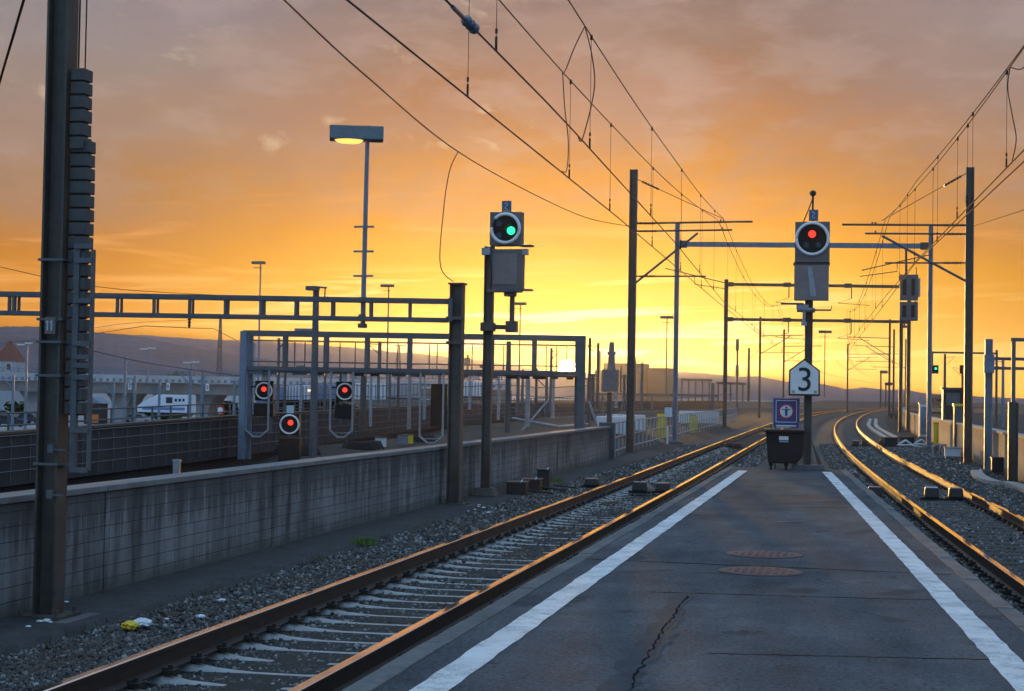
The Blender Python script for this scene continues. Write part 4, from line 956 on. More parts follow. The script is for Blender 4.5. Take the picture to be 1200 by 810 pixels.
mb.box((bxc, 36.638, zb2 + .062), (.44, .006, .028)); mb.box((bxc - .06, 36.638, zb2 + .028), (.30, .006, .012)); mb.build('white_frame', 'white_paint', bs)
MB().disc((bxc, 36.636, zm + .005), .172, .006, 40).build('red_ring', 'red_paint', bs)
MB().disc((bxc, 36.630, zm + .005), .136, .006, 40).build('white_disc', 'white_paint', bs)
mb = MB(); mb.disc((bxc, 36.624, zm + .09), .022, .006, 16); mb.prism([(bxc - .03, zm + .06), (bxc + .03, zm + .06), (bxc + .026, zm - .10), (bxc + .004, zm - .10), (bxc, zm - .03), (bxc - .004, zm - .10), (bxc - .026, zm - .10)], 36.620, 36.626)
mb.box((bxc, 36.6235, zm + .047), (.19, .006, .022)); mb.build('figure', 'sign_blue', bs)
mb = MB()
for s_ in (-1, 1): mb.tube([(bxc + s_ * .24, 36.70, PH), (bxc + s_ * .24, 36.70, zt2 - .03)], .018, 8)
mb.build('post', 'galv_dull', bs)

# signal with grey boxes seen from the side, right of the right track
q = gz(1055, 506); x, y = q.x, q.y; D = dep(q)
s3 = thing('railway_signal', 'signal with two grey boxes on a dark pole beyond the right track', 'signal', (x, y, 0))
MB().hbeam((x, y, 0), at(1056, 376, D).z, .22, .24, .02).build('pole', 'steel_dark', s3)
cxs = at(1065, 350, D).x
for (pt, pb, nm) in ((322, 352, 'upper_case'), (354, 376, 'lower_case')):
    zt_, zb_ = at(1065, pt, D).z, at(1065, pb, D).z
    c = MB(); c.box((cxs, y - .1, (zt_ + zb_) / 2), (1.15, .5, zt_ - zb_)); cc = c.build(nm, 'galv_dull', s3, bevel=.02)
    c = MB(); c.box((cxs - .28, y - .36, (zt_ + zb_) / 2), (.24, .02, (zt_ - zb_) * .62)); c.box((cxs + .26, y - .36, (zt_ + zb_) / 2), (.22, .02, (zt_ - zb_) * .66)); c.build('door', 'sig_face', cc)
c = MB(); c.box((at(1074.5, 337, D).x, y + .1, at(1074, 337, D).z), (.42, .5, 1.2)); c.tube([(at(1074, 350, D).x, y, at(1074, 350, D).z), (at(1072, 355, D).x, y, at(1072, 355, D).z), (at(1066, 356, D).x, y, at(1066, 356, D).z)], .05, 8); c.build('side_box', 'galv', s3, bevel=.02)
c = MB(); c.tube([(at(1062, 322, D).x, y, at(1062, 322, D).z), (at(1062, 291, D).x, y, at(1062, 291, D).z)], .07, 8); c.tube([(at(1074, 322, D).x, y, at(1074, 326, D).z), (at(1074, 313, D).x, y, at(1074, 313, D).z)], .03, 6); c.build('top_tube', 'steel_dark', s3)
c = MB(); c.tube([(at(1060, 376, D).x, y - .2, at(1060, 376, D).z), (at(1060, 384, D).x, y - .2, at(1060, 384, D).z)], .05, 8); c.box((at(1061, 383, D).x, y - .2, at(1061, 383, D).z), (.5, .3, .16)); c.build('foot_bracket', 'steel_dark', s3)

# ------------------------------------------------------------------ signal gantry behind the wall
GD = 50.2
def G3(px, py, off=0.0): return at(px, py, GD + off)
gt = thing('signal_gantry', 'long steel signal gantry with open railing frame, standing behind the wall', 'gantry', G3(480, 434))
zt_, zd_ = G3(480, 393).z, G3(480, 434.5).z
def GX(px, z, off=0.0):
    p_ = G3(px, 434, off); return Vector((p_.x, p_.y, z))
for off in (0, 1.0):
    MB().bar(GX(284, zt_, off), GX(686, zt_, off), .09, .15).build('top_chord', 'galv_dull', gt)
    MB().bar(GX(284, zd_, off), GX(686, zd_, off), .09, .12).build('bottom_chord', 'galv_dull', gt)
    for k, px in enumerate((334, 382, 430, 480, 528, 576, 626)):
        a = GX(px, zd_ + .06, off); MB().bar(a, a + Vector((0, 0, zt_ - zd_ - .135)), .13, .17).build('frame_post', 'galv_dull', gt)
mb = MB(); a, b_ = GX(284, zd_ + .0, .5), GX(686, zd_ + .0, .5); mb.bar(a, b_, .86, .04); mb.build('walkway', 'galv_dull', gt)
for z in (zd_ + .22, zt_ - .22):
    mb = MB(); mb.tube([GX(286, z, .05), GX(684, z, .05)], .014, 6); mb.tube([GX(286, z, .95), GX(684, z, .95)], .014, 6); mb.build('hand_rail', 'galv_dull', gt)
for px in (345, 357, 398, 416, 446, 466, 503, 512, 553, 590, 640, 652, 664): a = GX(px, zd_ + .06, .9); MB().bar(a, a + Vector((0, 0, zt_ - zd_ - .3)), .03, .03).build('rail_post', 'galv_dull', gt)
for px, w_, off in ((285.5, .20, 0), (294, .10, .25), (291, .14, 1.0), (681, .24, 0), (677, .16, 1.0)):
    a = GX(px, -.1, off); MB().bar(a, Vector((a.x, a.y, zt_ + .05)), w_, w_).build('leg', 'galv_blue' if px < 400 else 'galv_dull', gt)
mb = MB(); 
for px in (300, 318, 352, 372, 420, 440, 468, 490, 545, 575, 600, 615, 632, 650, 668):
    a = GX(px, zd_ - .14, random.uniform(0, .8)); mb.box(a, (random.uniform(.2, .5), .12, .10), PSI)
a, b_ = GX(290, zd_ - .10, .1), GX(684, zd_ - .10, .1); mb.bar(a, b_, .05, .05); mb.build('cable_clip', 'galv_dull', gt)
mb = MB(); mb.bar(GX(345, zt_ + .12, .4), GX(367, zt_ + .12, .4), .3, .1); mb.build('cable_tray', 'galv_blue', gt)
# cages that hang under the walkway round the signals
def cage(p0, p1, pyb, n):
    zc0, zc1 = G3(300, pyb - 8).z, G3(300, pyb).z; w_ = (p1 - p0)
    for off in (0, .5):
        mb = MB(); mb.tube([GX(p0, zd_ - .05, off), GX(p0, zc0, off), GX(p0 + w_ * .33, zc1, off), GX(p0 + w_ * .66, zc1, off), GX(p1, zc0, off), GX(p1, zd_ - .05, off)], .035, 8)
        mb.build('hanging_cage', 'galv', gt)
    mb = MB(); mb.bar(GX(p0 + 2, zc1 + .12, .25), GX(p1 - 2, zc1 + .12, .25), .5, .03); mb.build('cage_floor', 'galv_dull', gt)
cage(289, 315.5, 512, 0); cage(388, 414, 511, 1); cage(493, 520, 516, 2)
def hung_signal(label, px, py, boxb, hang=True, depth=None, ringr=.255):
    d = depth or GD + .15; c = at(px, py, d)
    r = thing('railway_signal', label, 'signal', c, PSI, group='small red signals behind the wall')
    bw = .60; zb_ = at(px, boxb, d).z - c.z
    cs = MB(); cs.box((.0, .2, 0), (.56, .28, .62)); cs = cs.build('target_case', 'sig_face', r, bevel=.02, local=True)
    rg = MB(); rg.ring((0, .035, 0), ringr - .01, .027, n=36, m=7); rg.build('white_ring', 'white_ring', cs, local=True, smooth=True)
    q = MB(); q.disc((0, .05, 0), ringr - .03, .02, 32); q.build('black_target', 'sig_face', cs, local=True)
    q = MB(); q.disc((.0 if hang else .03, .03, .05), .078, .02, 24); q.build('lit_lens', 'red_lamp', cs, local=True)
    q = MB(); q.box((-.33, -.02, .12), (.12, .22, .05)); q.build('hood', 'sig_face', cs, local=True)
    q = MB(); q.box((.0, .2, (zb_ - .40) / 2), (.60, .3, abs(zb_ + .40))); q.build('lower_case', 'sig_face', r, bevel=.02, local=True)
    q = MB()
    if hang:
        ztp = zd_ - c.z - .06; q.box((.0, .1, .42), (.17, .03, .22)); q.build('number_plate', 'plate_pale', r, local=True)
        q = MB(); q.bar((.02, .25, .31), (.02, .25, ztp), .08, .08); q.build('hanger', 'galv', r, local=True)
        q = MB(); q.tube([(.2, .2, zb_), (.2, .2, zb_ - .5)], .06, 8); q.build('support_tube', 'galv_dull', r, local=True)
    else:
        q.box((.0, .1, .43), (.20, .03, .22)); q.build('number_plate', 'plate_pale', r, local=True)
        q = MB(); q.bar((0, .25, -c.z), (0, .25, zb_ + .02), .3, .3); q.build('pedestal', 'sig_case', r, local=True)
    return r
hung_signal('small red signal hanging in the left cage of the gantry', 309, 458, 488)
hung_signal('small red signal hanging in the middle cage of the gantry', 404, 459, 491)
hung_signal('low red dwarf signal standing just behind the wall under the gantry', 339, 497.5, 541, False, 46.0, .27)
hs = thing('hanging_signal_box', 'dark unlit signal case hanging in the right cage of the gantry', 'signal', GX(512, 1.8))
mb = MB(); mb.bar(GX(515, G3(515, 500).z, .3), GX(515, G3(515, 450).z, .3), .45, .3); mb.build('case', 'sig_face', hs, bevel=.02)
mb = MB(); mb.tube([GX(515, G3(515, 450).z, .3), GX(515, zd_ - .03, .3)], .05, 8); mb.build('hanger', 'galv', hs)

# poles in and around the gantry
def pole(name, label, px, pyt, pyb, D, rad, material='galv_blue', extra=None, group=None, cat='pole'):
    a, b_ = at(px, pyb, D), at(px, pyt, D); r = thing(name, label, cat, (a.x, a.y, a.z), group=group)
    MB().tube([(a.x, a.y, a.z), (a.x, a.y, b_.z)], [rad, rad * .8], 8).build('shaft', material, r)
    return r, a, b_
r, a, b_ = pole('yard_mast', 'grey yard mast with a short bracket on top, just right of the left red signals', 366.5, 338, 538, 47.5, .12, 'galv_dull')
mb = MB(); mb.box((b_.x, b_.y, b_.z), (.34, .3, .12)); mb.bar((b_.x, b_.y, b_.z + .05), (b_.x + .42, b_.y + .05, b_.z + .02), .06, .05); mb.tube([(b_.x + .38, b_.y, b_.z), (b_.x + .37, b_.y, b_.z - .3)], .02, 6); mb.build('top_bracket', 'galv_dull', r)
pole('yard_pole', 'brown post behind the gantry, beneath its fourth frame post', 425, 440, 505, 56, .13, 'steel_dark')
pole('yard_pole', 'thin pale pole under the gantry between the middle and right cages', 479, 436, 503, 54, .07, 'galv')
pole('yard_pole', 'slim post behind the gantry, seen right of the green signal pole', 594.5, 400, 507, 54, .10, 'galv_dull')
pole('yard_pole', 'pale post with a diagonal brace behind the right part of the gantry', 618, 437, 500, 56, .09, 'galv')
pb = thing('brace_frame', 'pale diagonal braces behind the wall near the gantry end', 'frame', at(635, 480, 60))
for p1, p2 in (((612, 505), (642, 470)), ((600, 490), (655, 500)), ((655, 500), (690, 497)), ((690, 470), (700, 500))):
    MB().tube([at(*p1, 60), at(*p2, 60)], .045, 6).build('brace', 'galv', pb)
stub = gz(207, 553); a = at(207, 541, 24)
r = thing('wall_pipe', 'short pale pipe stub sticking up behind the wall coping', 'pipe', (a.x, a.y, 0))
mb = MB(); mb.cyl((a.x, a.y, 0), (a.x, a.y, a.z), .055, 12); mb.cyl((a.x, a.y, a.z), (a.x, a.y, a.z + .03), .066, 12); mb.build('pipe', 'galv', r)
for px, py, lab, mt in ((446, 521, 'small white box on the ground behind the wall', 'white_dull'), (478, 517, 'yellow fronted box on the ground behind the wall', 'yellow'), (472, 518, 'blue grey box beside the yellow fronted one behind the wall', 'galv_blue'), (348, 531, 'coil of dark hose lying behind the wall', 'rubber'), (490, 515, 'dark heap of cable lying behind the wall', 'rubber'), (425, 524, 'dark cable bundle lying behind the wall', 'rubber')):
    p_ = gz(px, py + 3, .0); r = thing('cable_coil' if mt == 'rubber' else 'lineside_box', lab, 'cable' if mt == 'rubber' else 'box', (p_.x, p_.y, 0))
    mb = MB()
    if mt == 'rubber':
        for k in range(5): mb.tube([(p_.x + (.75 - .03 * k) * math.cos(t_ * .45), p_.y + (.5) * math.sin(t_ * .45), .06 + .05 * k + .03 * math.sin(t_)) for t_ in range(15)], .04, 6)
        mb.build('coil', mt, r)
    else:
        mb.box((p_.x, p_.y, .17), (.36, .30, .34)); bb = mb.build('body', mt, r, bevel=.02)
        mb = MB(); mb.box((p_.x, p_.y, .36), (.40, .34, .04)); mb.build('lid', 'galv_dull', r)

# ------------------------------------------------------------------ dark mesh fence on the far side of the yard strip
fn = thing('mesh_fence', 'long dark lineside wall with wire mesh and a top rail, beyond the left wall', 'fence', (fence_x(40), 40, 0))
fpts = [(fence_x(y) , y) for y in range(8, 330, 4)]
def fh(y): return float(np.interp(y, [0, 30, 50, 100, 200, 330], [.95, 1.0, 1.18, 1.25, 1.2, 1.2]))
mb = MB()
k = []
for x, y in fpts: k += [(x, y, -.1), (x, y, fh(y)), (x - .25, y, fh(y)), (x - .25, y, -3.2)]
mb.add(k, [(4 * i + j, 4 * i + j + 1, 4 * i + 5 + j, 4 * i + 4 + j) for i in range(len(fpts) - 1) for j in range(3)]); mb.build('wall_face', 'mesh_wall', fn, fix=False)
mb = MB(); mb.sweep([(x - .12, y, fh(y)) for x, y in fpts], [(-.17, .004), (.2, .004), (.2, .06), (-.17, .06)]); mb.build('coping', 'embank', fn)
mb = MB()
y = 10.0
while y < 150:
    mb.bar((fence_x(y) + .10, y, -.02), (fence_x(y) + .10, y, fh(y) - .06), .035, .035); y += 1.0 if y < 80 else 2.0
for f_ in (.22, .48, .74, .97): mb.tube([(x + .125, y, fh(y) * f_) for x, y in fpts], .013, 4)
mb.build('wire_mesh', 'galv_dull', fn)
mb = MB()
y = 10.0
while y < 200:
    mb.bar((fence_x(y) - .9, y, -1.5), (fence_x(y) - .9, y, fh(y) + .40), .045, .045); y += 1.6
for dz_ in (.40, .12): mb.tube([(x - .9, y, fh(y) + dz_) for x, y in fpts], .022, 5)
mb.build('hand_rail', 'galv_dull', fn)

# railing after the end of the left wall
rl = thing('steel_railing', 'pale steel railing continuing from the end of the left wall', 'railing', (-7.75, 80, 0))
def rlx(y): return float(np.interp(y, [51, 60, 112, 150], [-7.5, -7.95, -8.75, -9.3]))
ry = list(range(52, 142, 2))
for z in (1.12, .62, .16): MB().tube([(rlx(y), y, z) for y in ry], .028, 6).build('rail_tube', 'galv', rl)
for y in np.arange(52, 141, 1.5): MB().bar((rlx(y), y, -.05), (rlx(y), y, 1.12), .045, .045).build('post', 'galv', rl)
for px, py, w_, h_, mt, lab, cat in ((783, 487, .32, .42, 'white_dull', 'small white board fixed on the railing top', 'board'),):
    p_ = at(px, py + 5, 71); b_ = thing('white_board', lab, cat, (p_.x, p_.y, 1.1)); mb = MB(); mb.box((p_.x, p_.y, 1.36), (w_, .03, h_)); mb.build('panel', mt, b_, bevel=.004); mb = MB(); mb.bar((p_.x, p_.y + .03, .9), (p_.x, p_.y + .03, 1.5), .03, .03); mb.build('post', 'galv_dull', b_)
for px, py, D, w_, h_, mt, lab in ((775, 520, 84, .5, 1.2, 'yellow', 'yellow plastic barrel behind the railing'), (812, 505, 95, .5, 1.0, 'yellow', 'second yellow barrel behind the railing, farther along')):
    p_ = at(px, py, D); r = thing('plastic_barrel', lab, 'barrel', (p_.x, p_.y, -.06)); mb = MB(); mb.tube([(p_.x, p_.y, -.06 + h_ * t_) for t_ in (0, .1, .33, .36, .64, .67, .9, 1)], [w_ * .46, w_ * .5, w_ * .5, w_ * .53, w_ * .53, w_ * .5, w_ * .5, w_ * .44], 16); mb.build('drum', mt, r); mb = MB(); mb.cyl((p_.x, p_.y, -.05 + h_), (p_.x, p_.y, -.02 + h_), w_ * .40, 14); mb.build('lid', 'rubber', r)
for px, D, w_, lab in ((758, 90, 2.2, 'pale blue sheeted pallet of material behind the railing'), (745, 82, 1.6, 'white sheeted pallet behind the railing'), (838, 118, 3.0, 'far white sheeted stack behind the railing')):
    p_ = at(px, 520, D); r = thing('sheeted_pallet', lab, 'pallet', (p_.x - 1.2, p_.y, -.06)); mb = MB(); mb.box((p_.x - 1.2, p_.y, .04), (w_, 1.2, .14)); mb.build('pallet_base', 'wood', r)
    mb = MB(); mb.box((p_.x - 1.2, p_.y, .55), (w_ * .95, 1.1, .86)); mb.build('sheet', 'white_dull', r, bevel=.06)
r, a, b_ = pole('leaning_pole', 'short pale pole leaning against the portal mast', 782, 500, 524, 72, .05, 'white_dull')

# relay signal seen from behind, just right of the gantry end
q = at(714, 498, 62); r = thing('railway_signal', 'grey signal seen from its back, on a post near the setting sun', 'signal', (q.x, q.y, 0))
MB().bar((q.x, q.y, -.1), (q.x, q.y, at(714, 460, 62).z), .18, .18).build('pole', 'steel_dark', r)
z0, z1 = at(714, 459, 62).z, at(714, 433, 62).z
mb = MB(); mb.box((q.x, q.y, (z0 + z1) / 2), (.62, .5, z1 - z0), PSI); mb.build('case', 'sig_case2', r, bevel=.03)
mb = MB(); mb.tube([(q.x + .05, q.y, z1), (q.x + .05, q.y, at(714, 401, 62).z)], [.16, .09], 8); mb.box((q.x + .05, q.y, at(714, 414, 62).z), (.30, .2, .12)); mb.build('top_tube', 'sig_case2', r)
mb = MB(); mb.tube([(q.x + .42, q.y, z0), (q.x + .42, q.y, z1 + .15)], .03, 6); mb.build('ladder_rail', 'galv_dull', r)
pole('yard_pole', 'slim dark pole just left of the backward facing signal', 690, 396, 500, 75, .08, 'steel_dark')

# ------------------------------------------------------------------ trackside equipment
def magnet(label, x, y, rz=0.0, top='tan', hgt=.17, z=0.0, name='track_magnet', cat='track device', group=None):
    r = thing(name, label, cat, (x, y, z), rz, group)
    mb = MB(); mb.box((0, 0, .03), (.46, .22, .06)); mb.build('foot_plate', 'dark_box', r, local=True)
    mb = MB(); mb.box((0, 0, .06 + (hgt - .06) / 2), (.27, .34, hgt - .06), taper=1.12); b_ = mb.build('body', 'dark_box', r, local=True, bevel=.02)
    mb = MB(); mb.box((0, 0, hgt + .004), (.24, .30, .012)); mb.build('cover', top, r, local=True)
    mb = MB(); mb.tube([(.13, 0, .05), (.25, -.08, .02), (.33, -.2, .0)], .014, 6); mb.build('cable', 'rubber', r, local=True)
    return r
M['steel_worn'] = mat('worn bare steel', (.34, .31, .27), .38, .8, .2, 8)
gname = 'track devices between the rails'
magnet('squat dark track device between the left track rails, left of the close pair', -4.27, 34.4, 0, 'steel_worn', .24, group=gname)
magnet('squat dark track device between the left track rails, right of the close pair', -3.80, 34.6, 0, 'steel_worn', .22, group=gname)
magnet('flat topped dark box outside the far rail of the left track', -5.55, 36.0, 0, 'steel_worn', .20)
magnet('far dark track device in the left track beside the container, left one', -4.62, 67, 0, 'dark_box', .2, group=gname)
magnet('far dark track device in the left track beside the container, right one', -4.25, 66, 0, 'dark_box', .2, group=gname)
magnet('dark device with a bright top between platform kerb and right track', .62, 35.0, 0, 'steel_worn', .24)
magnet('left device of the pair between the right track rails', rx(35) - .02, 35.0, 0, 'plate_pale', .26, group=gname)
magnet('right device of the pair between the right track rails', rx(35) + .48, 35.2, 0, 'steel_worn', .25, group=gname)
magnet('small far device between the right track rails, left of two', rx(72) - .1, 72.5, 0, 'plate_pale', .26, group=gname)
magnet('small far device between the right track rails, right of two', rx(73) + .32, 73.0, 0, 'dark_box', .25, group=gname)
magnet('small dark device outside the right track beside the far rail', rx(75) + 1.15, 75, 0, 'dark_box', .25)
for x, y, rz in ((-4.45, 31.2, 1.15), (rx(31.5) + .12, 31.8, -.6)):
    mb = MB(); mb.box((x, y, .0), (.5, .08, .05), rz); tag(mb.build('wood_scrap', 'wood'), 'loose bleached wooden slat lying in the ' + ('left' if x < 0 else 'right') + ' track', 'wood slat')
for x, y, hh, lab in ((-6.62, 32.9, .24, 'nearest'), (-6.55, 34.1, .24, 'middle'), (-6.46, 35.0, .41, 'farthest and tallest')):
    r = thing('trackside_box', lab + ' of three dark cable boxes beside the left track by the wall', 'cable box', (x, y, 0), .1, 'dark cable boxes beside the left track')
    mb = MB(); mb.box((0, 0, hh / 2), (.40 if hh < .4 else .27, .66 if hh < .4 else .36, hh)); mb.build('body', 'dark_box', r, local=True, bevel=.03)
    mb = MB(); mb.box((0, 0, hh + .014), (.44 if hh < .4 else .31, .70 if hh < .4 else .40, .03)); mb.build('lid', 'dark_box', r, local=True, bevel=.008)
    mb = MB(); mb.tube([(.1, -.35, hh + .03), (.12, -.3, hh + .07), (.1, -.2, hh + .03)], .014, 6); mb.build('handle', 'white_dull', r, local=True)
    mb = MB(); mb.tube([(.2, .1, .08), (.42, .15, .06), (.7, .3, .02)], .022, 6); mb.build('cable', 'rubber', r, local=True)
# litter and weed
p_ = gz(152, 737, .0)
lt = thing('plastic_wrapper', 'crumpled yellow wrapper on the ballast by the near wall', 'litter', (p_.x, p_.y, -.01))
def crumple(mb, c, rr, n=40, sq=.6, seed=1):
    bm = bmesh.new(); bmesh.ops.create_icosphere(bm, subdivisions=3, radius=rr); rn = random.Random(seed)
    vs = [(c[0] + v.co.x * (1 + rn.uniform(-.35, .35)), c[1] + v.co.y * (1 + rn.uniform(-.35, .35)), c[2] + v.co.z * sq * (1 + rn.uniform(-.35, .35))) for v in bm.verts]
    bm.verts.index_update(); fs = [tuple(v.index for v in f.verts) for f in bm.faces]; bm.free(); return mb.add(vs, fs)
crumple(MB(), (0, 0, .04), .072, sq=.5, seed=3).build('wrapper', 'yellow', lt, local=True)
p2 = gz(166, 735, .0); lt = thing('paper_scrap', 'crumpled white paper scrap next to the yellow wrapper', 'litter', (p2.x, p2.y, -.01))
crumple(MB(), (0, 0, .05), .075, sq=.5, seed=5).build('paper', 'paper', lt, local=True)
for k in range(16):
    near = k < 9
    p_ = gz(random.uniform(28, 60), random.uniform(728, 738)) if k < 5 else (gz(random.uniform(545, 575), random.uniform(592, 602)) if k < 11 else gz(random.uniform(40, 300), random.uniform(690, 760)))
    r = crumple(MB(), (p_.x, p_.y, .02), random.uniform(.018, .04), sq=.4, seed=20 + k).build('paper_scrap', 'paper'); tag(r, 'tiny pale paper scrap on the dirty ground along the wall foot', 'litter', 'tiny paper scraps along the wall foot')
p_ = gz(426, 638)
wd = thing('weed_tuft', 'small bright green tuft of weeds at the edge of the paved strip', 'weed', (p_.x, p_.y, 0))
def blades(n, rr, h, seed):
    rn = random.Random(seed); mb = MB()
    for i in range(n):
        a = rn.uniform(0, 6.28); x, y = rr * rn.random() * math.cos(a), rr * .7 * rn.random() * math.sin(a); hh = h * rn.uniform(.4, 1); l = rn.uniform(-.6, .6) * hh; l2 = rn.uniform(-.4, .4) * hh; w_ = rn.uniform(.006, .014)
        mb.add([(x - w_, y, 0), (x + w_, y, 0), (x + l * .4 + w_ * 1.2, y + l2 * .4, hh * .6), (x + l * .4 - w_ * 1.2, y + l2 * .4, hh * .6), (x + l, y + l2, hh)], [(0, 1, 2, 3), (3, 2, 4)])
    return mb
blades(120, .17, .11, 4).build('leaves', 'weed_green', wd, local=True, fix=False)
p_ = gz(650, 566); wd2 = thing('weed_tuft', 'few green weed leaves beside the tallest cable box', 'weed', (p_.x, p_.y, 0)); blades(60, .2, .14, 9).build('leaves', 'weed_green', wd2, local=True, fix=False)
mb = MB(); 
for i in range(900):
    y = random.uniform(9, 50); x = -6.50 + .1 * math.sin(y * 2.1) + random.gauss(0, .07); hh = random.uniform(.02, .06); l = random.uniform(-.03, .03)
    mb.add([(x - .006, y, -.02), (x + .006, y, -.02), (x + l, y + l, hh)], [(0, 1, 2)])
M['dry_grass'] = mat('dry grass', (.09, .08, .045), .8, 0, .4, 20)
tag(mb.build('grass', 'dry_grass', fix=False), 'sparse dry grass along the edge of the paved strip', 'grass', kind='stuff')

# right side equipment
def rpt(px, py, z=0): return gz(px, py, z)
tr = thing('cable_trough', 'curved pale cable trough lid in front of the dark box by the right wall', 'cable trough', rpt(1165, 560))
pth = [rpt(x, y, .06) for x, y in ((1144, 552), (1147, 557), (1156, 562), (1168, 565), (1182, 566), (1196, 570), (1215, 577))]
mb = MB(); mb.sweep(sagline(pth, 6), [(-.16, -.08), (.16, -.08), (.16, .03), (-.16, .03)]); mb.build('lid', 'concrete_light', tr)
for k, (x0_, lab) in enumerate(((0, 'pale cable duct running along the ballast right of the bend, nearer of two'), (.55, 'pale cable duct running along the ballast right of the bend, farther of two'))):
    tr = thing('cable_duct', lab, 'cable duct', (rx(120) + 2.0, 120, 0))
    MB().sweep([(rx(y) + 1.75 + x0_ + .08 * math.sin(y * .09), y, .05) for y in range(84 - k * 6, 170, 3)], [(-.14, -.1), (.14, -.1), (.14, .05), (-.14, .05)]).build('duct', 'concrete_light', tr)
p_ = rpt(1170, 554); r = thing('trackside_box', 'black square box standing against the right wall', 'cable box', (p_.x, p_.y, 0))
mb = MB(); mb.box((p_.x, p_.y, .22), (.40, .36, .40)); mb.build('body', 'dark_box', r, bevel=.02); mb = MB(); mb.box((p_.x, p_.y, .435), (.44, .40, .03)); mb.build('lid', 'dark_box', r)
D = 57.5; c = at(1116, 536, D); r = thing('white_cabinet', 'low white box on pale legs beside the tall right mast', 'cabinet', (c.x, c.y, 0))
w2 = .54; zt_ = .40; zm = .10
mb = MB(); mb.box((c.x, c.y, (zt_ + zm) / 2), (w2, .5, zt_ - zm)); mb.build('body', 'white_dull', r, bevel=.02); mb = MB(); mb.box((c.x, c.y, zt_ + .012), (w2 + .06, .56, .022)); mb.build('lid', 'galv', r)
for s_ in (-1, 1): mb = MB(); mb.box((c.x + s_ * (w2 / 2 - .05), c.y, zm / 2), (.06, .4, zm - .004)); mb.build('leg', 'galv_blue', r)
D = 58.5; r = thing('pipe_frame', 'grey bent pipe frame standing left of the low white box', 'frame', at(1099, 540, D))
for xs0, xs1 in ((1093, 1105), (1101, 1109)):
    a, b_ = at(xs0, 540, D), at(xs1, 540, D + .8); zt_ = .46
    MB().tube([(a.x, a.y, 0), (a.x, a.y, zt_ - .1), (a.x + .05, a.y, zt_), (b_.x - .05, b_.y, zt_), (b_.x, b_.y, zt_ - .1), (b_.x, b_.y, 0)], .035, 8).build('pipe', 'galv', r)
c = gz(1097, 516, .0); r = thing('yellow_marker', 'bright yellow plastic cover at the foot of the portal mast right of the track', 'cover', (3.92, 74.0, 0)); mb = MB(); mb.cyl((3.92, 74.0, .15), (3.92, 74.0, 1.05), .11, 14); mb.build('sleeve', 'yellow', r); mb = MB(); mb.cyl((3.92, 74.0, 1.05), (3.92, 74.0, 1.10), .12, 14); mb.cyl((3.92, 74.0, 0), (3.92, 74.0, .15), .07, 10); mb.build('cap', 'orange', r)
D = 88; a = at(1082.5, 513, D); r = thing('relay_cabinet', 'tall grey relay cabinet left of the right portal mast, one side lit orange', 'cabinet', (a.x, a.y, 0))
mb = MB(); mb.box((a.x, a.y, .95), (.50, .6, 1.82)); bb = mb.build('body', 'white_dull', r, bevel=.02); mb = MB(); mb.box((a.x, a.y, 1.89), (.58, .68, .05)); mb.build('roof', 'galv', r); mb = MB(); mb.box((a.x + .02, a.y - .306, .95), (.38, .012, 1.5)); dd = mb.build('door', 'galv_blue', r); mb = MB(); mb.box((a.x + .16, a.y - .322, 1.0), (.02, .02, .14)); mb.build('handle', 'dark_box', dd)
mb = MB(); mb.box((a.x, a.y, .03), (.6, .7, .1)); mb.build('plinth', 'concrete_dark', r)
# dark bundle of equipment near the far right mast foot
for px, py, D, lab in ((1043, 524, 82, 'dark junction box on the ballast at the start of the cable ducts'), (1062, 523, 84, 'second dark junction box among pipes beside the relay cabinet')):
    p_ = gz(px, py); r = thing('junction_box', lab, 'cable box', (p_.x, p_.y, 0), .2); mb = MB(); mb.box((0, 0, .2), (.6, .5, .38)); mb.build('body', 'dark_box', r, bevel=.03, local=True); mb = MB(); mb.box((0, 0, .41), (.66, .56, .04)); mb.build('lid', 'dark_box', r, local=True)
    mb = MB(); mb.tube([(.3, 0, .1), (.7, .1, .3), (1.1, .2, .05)], .05, 6); mb.tube([(.2, -.2, .1), (.8, -.4, .12), (1.3, -.3, .02)], .04, 6); mb.build('pipe', 'white_dull', r, local=True)
# post with the lattice beam at the right edge
m_ = mast('stout blue grey post behind the right wall edge, carrying an open beam', (4.16, 50.2, 0), at(1148, 398, 49.0).z, .20, .22, material='galv_blue')
mb = MB(); mb.box((4.16, 50.05, at(1148, 427, 49).z), (.30, .1, .55)); mb.build('head_plate', 'galv_blue', m_)
bt = thing('open_beam', 'short open beam leaving the picture at the right edge', 'beam', (5, 50.2, 3.1))
z1, z2 = at(1160, 421, 49).z, at(1160, 432, 49).z
for z in (z1, z2): MB().bar((4.275, 50.2, z), (11, 51.6, z), .08, .09).build('chord', 'galv_dull', bt)
mb = MB()
for k in range(10): x = 4.9 + k * .62; y = 50.2 + (x - 4.27) * .208; mb.bar((x, y, z2 + .045), (x, y, z1 - .045), .06, .12)
mb.build('verticals', 'galv_dull', bt)
r = thing('square_post', 'dark square post before the right wall near the picture edge, with a top bar', 'post', (4.24, 43.7, 0))
MB().hbeam((4.24, 43.7, 0), 2.07, .24, .24, .02).build('casing', 'steel_dark', r); zt_ = at(1189, 400, 42).z
mb = MB(); mb.bar((4.24, 43.7, 2.07), (4.24, 43.7, zt_), .10, .10); mb.bar((4.19, 43.7, zt_ + .04), (8, 44.6, zt_ + .05), .10, .09); mb.build('upper_post', 'galv_dull', r)

